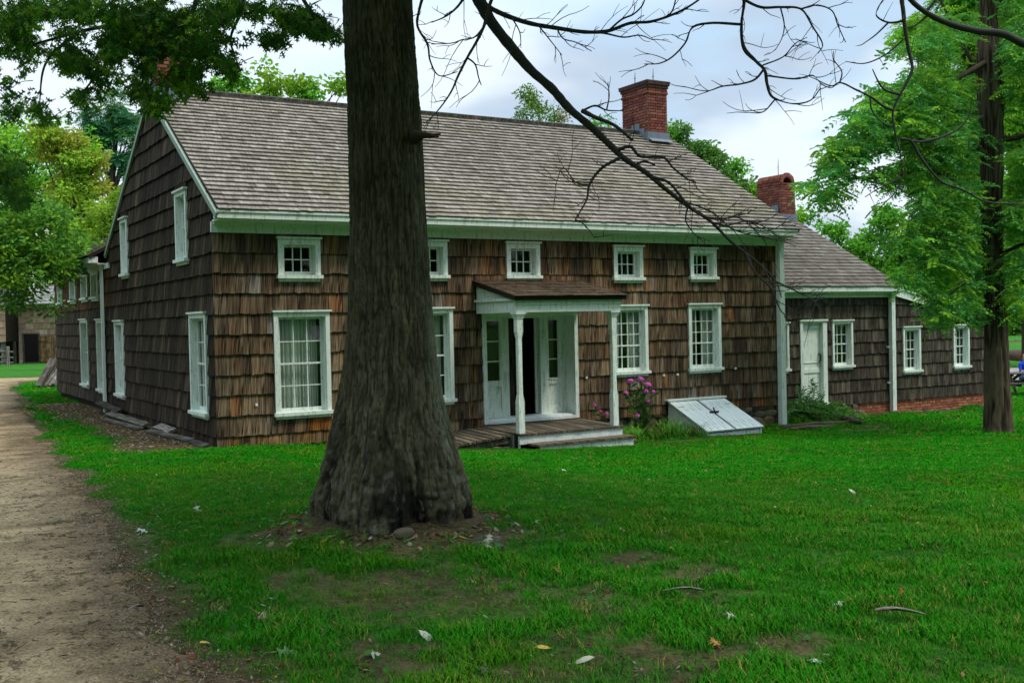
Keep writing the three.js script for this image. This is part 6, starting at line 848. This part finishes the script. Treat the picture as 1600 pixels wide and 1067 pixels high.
  const hp = at(1600, 574, 54); hp.y = ground(hp.x, hp.z) - 0.05; const heap = part('soil_heap', blobGeo[2], mat({ color: rgb(0.06, 0.04, 0.03) }), scene); heap.position.copy(hp); heap.scale.set(2.6, 1.1, 1.8); tag(heap, 'low dark brown heap beyond the picnic table', 'heap');
}
// ------------------------------------------------------------------ lawn grass, weeds, litter
{
  const blade = (R, h, w, out) => { const a = R() * 6.283, d = V(Math.cos(a), 0, Math.sin(a)), s = V(-d.z, 0, d.x), o = V((R() - 0.5) * 0.10, 0, (R() - 0.5) * 0.10), l = h * (0.25 + 0.75 * R()), pts = [0, 0.4, 0.75, 1].map((t) => o.clone().addScaledVector(d, l * t * t * 0.9).add(V(0, h * (t - 0.25 * t * t), 0))), P = [];
    for (let k = 0; k < 3; k++) { const wa = w * (1 - k * 0.22), wb = w * (1 - (k + 1) * 0.3), A = pts[k].clone().addScaledVector(s, wa), B = pts[k].clone().addScaledVector(s, -wa), C = pts[k + 1].clone().addScaledVector(s, wb), D = pts[k + 1].clone().addScaledVector(s, -wb); if (k < 2) P.push(A, B, C, B, D, C); else P.push(A, B, pts[3]); }
    for (const p of P) out.push(p.x, p.y, p.z); };
  const tuft = (seed, n, h, w) => { const R = rng(seed), out = []; for (let i = 0; i < n; i++) blade(R, h * (0.5 + 0.7 * R()), w * (0.7 + 0.6 * R()), out); const g = new THREE.BufferGeometry(); g.setAttribute('position', new THREE.Float32BufferAttribute(out, 3)); g.computeVertexNormals(); return g; };
  const near = [1, 2, 3, 4].map((s) => tuft(800 + s, 13, 0.058, 0.0022)), far = [1, 2].map((s) => tuft(820 + s, 18, 0.05, 0.004)), long = [1, 2].map((s) => tuft(830 + s, 20, 0.34, 0.006));
  const R = rng(850), lists = [near.map(() => []), far.map(() => [])], m4 = new THREE.Matrix4(), cam = camera.position;
  const blocked = (x, z) => (x > -0.03 && x < 12.1 && z < 0.02 && z > -8.4) || (x > 12 && x < 21.4 && z < -1.55 && z > -6.3) || (x > 0 && x < 6.4 && z < -8.2 && z > -16.6) || (x > 3.3 && x < 6.9 && z > 0 && z < 1.72) || (x > 8.9 && x < 10.4 && z >= 0 && z < 1.22);
  const band = (r0, r1, per, kind, sMin, sMax) => { const n = Math.round(0.62 * (r1 * r1 - r0 * r0) * per);
    for (let i = 0; i < n; i++) { const r = Math.sqrt(lerp(r0 * r0, r1 * r1, R())), a = (R() - 0.5) * 1.24 - 0.5414, x = cam.x - Math.sin(a) * r, z = cam.z - Math.cos(a) * r; const y = ground(x, z); if (blocked(x, z) || !inView(V(x, y, z), 1.25)) continue;
      const b = bare(x, z), cover = 1 - b; const nn = fbm(x * 1.1, z * 1.1, 61, 3); const patchy = kind ? 1 : lerp(lerp(1, 0.42, sstep(5.5, 8.5, z)), 1, sstep(0.40, 0.56, fbm(x * 2.4, z * 2.4, 69, 3))); if (R() > (Math.pow(cover, 1.9) * 1.1 + (b > 0.9 ? 0.035 : 0.06)) * patchy) continue; if (Math.hypot(x - TREE.x, z - TREE.z) < 0.70) continue;
      const clump = fbm(x * 3.1, z * 3.1, 63, 2), lush = kind ? 0 : sstep(6, 9.5, z), s = lerp(sMin, sMax, R()) * (0.75 + 0.55 * clump + lush * (clump - 0.3) * 1.1) * (0.6 + 0.4 * cover), yel = sstep(0.5, 0.72, nn), k = (0.75 + 0.5 * R()) * (0.82 + 0.36 * fbm(x * 0.45, z * 0.45, 67, 3));
      const c = rgb(lerp(0.014, 0.075, yel * 0.4) * k, lerp(0.215, 0.20, yel) * k, 0.004 * k); { const du = 0.55 * R() * (kind ? 0.35 : 1); c.setRGB(lerp(c.r, 0.062 * k, du), lerp(c.g, 0.135 * k, du), lerp(c.b, 0.022 * k, du)); } c.r *= 0.7 + 0.9 * R(); if (R() < (kind ? 0.035 : 0.06)) c.setRGB(0.24 * k, 0.22 * k, 0.06);
      const s2 = s * (kind ? 0.75 : z < 8 ? 0.7 : 0.86), bank = lists[kind], q = bank[Math.floor(R() * bank.length)]; q.push([spin(V(x, y - 0.004, z), R, s2, 0.18), c]); } };
  band(3.6, 9, 1100, 0, 0.75, 1.25); band(9, 14, 900, 0, 0.8, 1.25); band(14, 22, 460, 1, 0.8, 1.2); band(22, 44, 110, 1, 1.2, 1.9);
  const grass = new THREE.Group(); grass.name = 'grass'; grass.userData.kind = 'stuff'; scene.add(grass);
  near.forEach((g, i) => instances('grass_blades', g, M.grass, lists[0][i], grass, true)); far.forEach((g, i) => instances('grass_blades', g, M.grass, lists[1][i], grass, true));
  console.log('grass tufts', lists.flat().reduce((a, l) => a + l.length, 0));
  // long grass by the flower bed, the porch and along the walls
  const tl = long.map(() => []), addLong = (x, z, s) => { const y = ground(x, z), k = 0.7 + 0.6 * R(); tl[R() < 0.5 ? 0 : 1].push([spin(V(x, y - 0.01, z), R, s, 0.3), R() < 0.12 ? rgb(0.16 * k, 0.12 * k, 0.03) : rgb(0.10 * k, 0.27 * k, 0.03 * k)]); };
  for (let i = 0; i < 95; i++) addLong(6.98 + R() * 1.95, 0.25 + R() * 1.0, 0.55 + 0.6 * R()); for (let i = 0; i < 26; i++) addLong(8.3 + R() * 0.6, 0.2 + R() * 0.9, 0.7 + 0.5 * R());
  for (let i = 0; i < 60; i++) addLong(0.1 + R() * 3.2, 0.05 + R() * 0.2, 0.2 + 0.25 * R()); for (let i = 0; i < 50; i++) addLong(10.5 + R() * 1.5, 0.1 + R() * 0.3, 0.2 + 0.3 * R()); for (let i = 0; i < 70; i++) addLong(12.4 + R() * 3.2, -1.3 + R() * 1.3, 0.3 + 0.5 * R()); for (let i = 0; i < 40; i++) addLong(4.7 + R() * 2.2, 1.75 + R() * 0.1, 0.14 + 0.15 * R());
  for (let i = 0; i < 46; i++) { const a = R() * 6.283; addLong(TREE.x + Math.cos(a) * (0.78 + R() * 0.25), TREE.z + Math.sin(a) * (0.78 + R() * 0.25), 0.18 + 0.2 * R()); }
  const tall = new THREE.Group(); tall.name = 'tall_grass'; tall.userData.kind = 'stuff'; scene.add(tall); long.forEach((g, i) => instances('grass_blades', g, M.grass, tl[i], tall, true));
  // low weeds with round leaves among the near grass
  const wl = []; for (let i = 0; i < 2600; i++) { const r = 4 + 9 * Math.sqrt(R()), a = (R() - 0.5) * 1.2 - 0.5414, x = cam.x - Math.sin(a) * r, z = cam.z - Math.cos(a) * r; if (fbm(x * 1.3, z * 1.3, 71, 2) < 0.5 || offPath(x, z) < 0.3 || Math.hypot(x - TREE.x, z - TREE.z) < 0.8) continue; const d = dirRandom(R); d.y = Math.abs(d.y) + 0.4; wl.push([new THREE.Matrix4().compose(V(x, ground(x, z) + 0.015 + 0.03 * R(), z), new THREE.Quaternion().setFromUnitVectors(V(0, 0, 1), d.normalize()), V(1, 1, 1).multiplyScalar(0.012 + 0.014 * R())), leafColor([0.05, 0.17, 0.03], R)]); }
  const weeds = instances('weeds', new THREE.CircleGeometry(1, 6), M.leaf, wl, scene, true);
  // leaf litter, twigs and gravel
  const flake = leafMesh([[0, 0], [0.2, 0.3], [0.24, 0.6], [0, 1]], 0.5, 0.5), ll = [], lay = (x, z, s, c) => { const e = new THREE.Euler(-Math.PI / 2 + (R() - 0.5) * 0.8, 0, R() * 6.28, 'YXZ'); e.y = R() * 6.28; ll.push([new THREE.Matrix4().compose(V(x, ground(x, z) + 0.012 + 0.012 * R(), z), new THREE.Quaternion().setFromEuler(e), V(s, s, s)), c]); };
  const tone = () => { const t = R(); return t < 0.35 ? rgb(0.16, 0.10, 0.055) : t < 0.6 ? rgb(0.09, 0.055, 0.033) : t < 0.75 ? rgb(0.30, 0.25, 0.17) : t < 0.85 ? rgb(0.36, 0.37, 0.32) : t < 0.93 ? rgb(0.38, 0.30, 0.05) : rgb(0.20, 0.05, 0.02); };
  for (let i = 0; i < 3600; i++) { const z = -13 + R() * 13.4, x = -1.8 + R() * 1.75; if (bare(x, z) < 0.4) continue; lay(x, z, 0.04 + 0.05 * R(), tone()); }
  for (let i = 0; i < 5200; i++) { const r = 4 + 13 * R(), a = (R() - 0.5) * 1.1 - 0.5414, x = cam.x - Math.sin(a) * r, z = cam.z - Math.cos(a) * r; if (blocked(x, z)) continue; if (R() > 0.12 + 0.88 * bare(x, z)) continue; lay(x, z, 0.012 + 0.055 * R() * R(), tone()); }
  for (let i = 0; i < 2600; i++) { const z = 2 + 11.5 * R(), [c, , w] = pathAt(z), x = c + w + (R() + R() + R() - 1.3) * 0.55; lay(x, z, 0.012 + 0.05 * R() * R(), tone()); if (offPath(x, z) < -0.1) ll.at(-1)[0].elements[13] += 0.012; }
  for (let i = 0; i < 420; i++) { const a = R() * 6.28, r = 0.85 + 0.5 * R() * R(); lay(TREE.x + Math.cos(a) * r, TREE.z + Math.sin(a) * r, 0.05 + 0.05 * R(), tone()); }
  for (let i = 0; i < 620; i++) { const r = 5 + 17 * R(), a = (R() - 0.5) * 1.0 - 0.5414, x = cam.x - Math.sin(a) * r, z = cam.z - Math.cos(a) * r; if (blocked(x, z) || offPath(x, z) < 0.4 || bare(x, z) > 0.5) continue; const t = R(), c = t < 0.3 ? rgb(0.32, 0.35, 0.22) : t < 0.6 ? rgb(0.36, 0.32, 0.10) : t < 0.85 ? rgb(0.28, 0.18, 0.09) : rgb(0.06, 0.045, 0.03); lay(x, z, 0.018 + 0.036 * R() * R(), c); const m = ll.at(-1)[0]; m.elements[13] += 0.028; }
  instances('leaf_litter', flake, M.leaf, ll, scene, true);
  const tw = [], tg = new THREE.CylinderGeometry(0.004, 0.003, 1, 5).rotateZ(Math.PI / 2); for (let i = 0; i < 520; i++) { const z = 2 + 11 * Math.pow(R(), 0.7), [c, , w] = pathAt(z), x = c + (R() - 0.4) * 2 * (w + 0.5); E3.set(0, R() * 6.28, (R() - 0.5) * 0.1); const l = 0.04 + 0.15 * R() * R() * R(); tw.push([new THREE.Matrix4().compose(V(x, ground(x, z) + (offPath(x, z) < -0.1 ? 0.026 : 0.010), z), Q.setFromEuler(E3), V(l, 0.6 + R() * 0.7, 0.6 + R() * 0.7)), rgb(0.05 + 0.06 * R(), 0.036 + 0.035 * R(), 0.022)]); } instances('fallen_twigs', tg, mat({}), tw, scene, true);
  const pb = []; for (let i = 0; i < 60000; i++) { const z = -4 + 18 * Math.pow(R(), 0.55), [c, , w] = pathAt(z), x = c + (R() - 0.5) * 2.5 * (w + 0.3); const d = offPath(x, z); if (d > 0.02 + 0.35 * R() * R()) continue; const p = V(x, ground(x, z) + (d > -0.1 ? 0.005 : 0.020), z); if (!inView(p, 1.2)) continue; const s = 0.0035 + 0.008 * R() * R() * R() * R(), k = 0.6 + 0.7 * R(); E3.set(R() * 6, R() * 6, R() * 6); pb.push([new THREE.Matrix4().compose(p, Q.setFromEuler(E3), V(s * (1 + R()), s, s)), R() < 0.1 ? rgb(0.32 * k, 0.28 * k, 0.21 * k) : rgb(0.24 * k, 0.195 * k, 0.13 * k)]); } instances('gravel', new THREE.IcosahedronGeometry(1, 0), mat({}), pb, scene, true);
}
// single fallen leaves and pieces of bark that show on the lawn
{
  const R = rng(900), G = 'single fallen leaves on the lawn', rachis = mat({ color: rgb(0.2, 0.15, 0.1) });
  const leaf = (px, py, size, c, label, oak2 = true, grp = null) => { const p = onGround(px, py), o = thing('fallen_leaf', label, 'leaf', p.clone().add(V(0, 0.045, 0)), grp ?? G), g = leafMesh(oak2 ? oakOutline : ovalOutline, 0.35 + 0.4 * R(), 0.3 + 0.3 * R()).scale(size, size, size).translate(0, -size / 2, 0); const m = part('blade', g, new THREE.MeshPhysicalMaterial({ color: rgb(...c), roughness: 0.8, side: THREE.DoubleSide, transmission: 0.1, thickness: 0 }), o); m.rotation.set(-Math.PI / 2 + 0.5 + (R() - 0.5) * 0.5, 0, R() * 6.28, 'YXZ'); m.rotation.y = R() * 0.8 - 0.9; part('stalk', limb([V(0, 0, 0), V(0, -size * 0.18, 0.01), V(0.01, -size * 0.34, 0.0)], [0.003, 0.002], 4, 5).translate(0, -size / 2, 0), rachis, m); };
  const pale = [0.44, 0.46, 0.40], yel = [0.46, 0.34, 0.05], red = [0.34, 0.03, 0.02], org = [0.42, 0.17, 0.035], tan = [0.34, 0.27, 0.17], grn = [0.08, 0.18, 0.06], dk = [0.05, 0.04, 0.03];
  for (const q of [[307, 801, 0.15, pale, 'pale upturned leaf on the grass between path and trunk, the larger of two'], [222, 833, 0.15, [0.40, 0.46, 0.44], 'bluish white leaf at the grass edge beside the path'], [668, 1001, 0.13, pale, 'pale pointed leaf on bare soil below the trunk', false], [911, 1038, 0.13, [0.46, 0.46, 0.36], 'pale oval leaf by the bare patch at the bottom of the lawn', false], [848, 1018, 0.10, yel, 'yellow leaf standing in the foreground grass', false], [1118, 1012, 0.12, org, 'orange brown curled leaf on the soil patch in the foreground'], [1147, 970, 0.13, pale, 'whitish leaf just below the long bark curl'], [1306, 952, 0.14, pale, 'pale leaf left of the broad bark piece'], [1410, 937, 0.09, red, 'bright red leaf above the broad bark piece', false], [1387, 942, 0.10, org, 'orange leaf beside the red leaf', false], [833, 821, 0.15, [0.42, 0.42, 0.26], 'yellowish pale leaf on the lawn right of the trunk foot'], [975, 833, 0.13, tan, 'tan curled leaf in mid lawn right of the trunk'], [588, 1026, 0.16, [0.36, 0.36, 0.31], 'grey lobed leaf on soil near the bottom edge, left of the pale pointed leaf'], [418, 974, 0.22, tan, 'large tan lobed leaf in the grass beside the path'], [446, 1026, 0.16, grn, 'green fallen leaf near the bottom left grass'], [320, 1010, 0.09, yel, 'small yellow leaf at the path margin', false], [882, 737, 0.12, pale, 'small pale leaf on the lawn in front of the porch steps'], [757, 1052, 0.15, dk, 'dark shrivelled leaf upright at the bottom edge'], [1213, 795, 0.13, pale, 'pale leaf in the middle of the right lawn'], [1335, 772, 0.13, pale, 'pale thin leaf on the right lawn beyond the others', false], [1275, 1040, 0.13, [0.45, 0.48, 0.46], 'white torn leaf near the bottom right'], [296, 1034, 0.12, [0.16, 0.05, 0.02], 'dark red brown leaf at the path edge']]) leaf(...q);
  for (let k = 0; k < 9; k++) leaf(748 + (k % 3) * 13 + R() * 6, 843 + Math.floor(k / 3) * 7 + R() * 4, 0.11 + 0.03 * R(), k % 3 === 1 ? pale : [0.06, 0.08, 0.06], 'leaf in the little heap at the right foot of the big trunk', true, 'leaves heaped at the right foot of the trunk');
  const bark = (px, py, l, w, label) => { const p = onGround(px, py), g = new THREE.CylinderGeometry(w, w * 0.8, l, 14, 10, true, 0.3, 2.2), q = g.attributes.position; for (let i = 0; i < q.count; i++) { const n = fbm(q.getX(i) * 30, q.getY(i) * 12, px, 2) - 0.5; const tt = q.getY(i) / l + 0.5, tp = 0.45 + 0.75 * Math.sin(Math.PI * clamp(tt * 0.9 + 0.05)); q.setXYZ(i, q.getX(i) * 0.75 * tp * (1 + n * 0.5) + 0.012 * Math.sin(Math.PI * tt), q.getY(i) + n * 0.07, q.getZ(i) * tp * (1 + n * 0.5)); } g.rotateZ(Math.PI / 2); g.rotateX(-0.55); g.computeVertexNormals(); const m = part('bark_piece', g, mat({ color: rgb(0.50, 0.46, 0.40), map: scaled(grainTex, 2, 2), side: THREE.DoubleSide, bumpMap: grainTex, bumpScale: 0.006 }), scene); m.name = numbered('bark_piece'); m.position.copy(p); m.position.y += 0.05; tag(m, label, 'bark', 'curled bark on the lawn'); return m; };
  bark(1070, 936, 0.27, 0.028, 'curled grey strip of bark on the right foreground grass').rotation.y = -0.5; bark(1407, 972, 0.28, 0.034, 'broad curled piece of bark lying lower right').rotation.y = -0.9; bark(212, 965, 0.13, 0.03, 'small grey bark flake on the gravel path').rotation.y = 0.4;
}
// ------------------------------------------------------------------ draw
const renderer = new THREE.WebGLRenderer({ antialias: true });
renderer.setSize(1024, 682);
renderer.shadowMap.enabled = true; renderer.shadowMap.type = THREE.PCFSoftShadowMap;
renderer.toneMapping = THREE.LinearToneMapping; renderer.toneMappingExposure = EXPOSURE;
renderer.render(scene, camera);
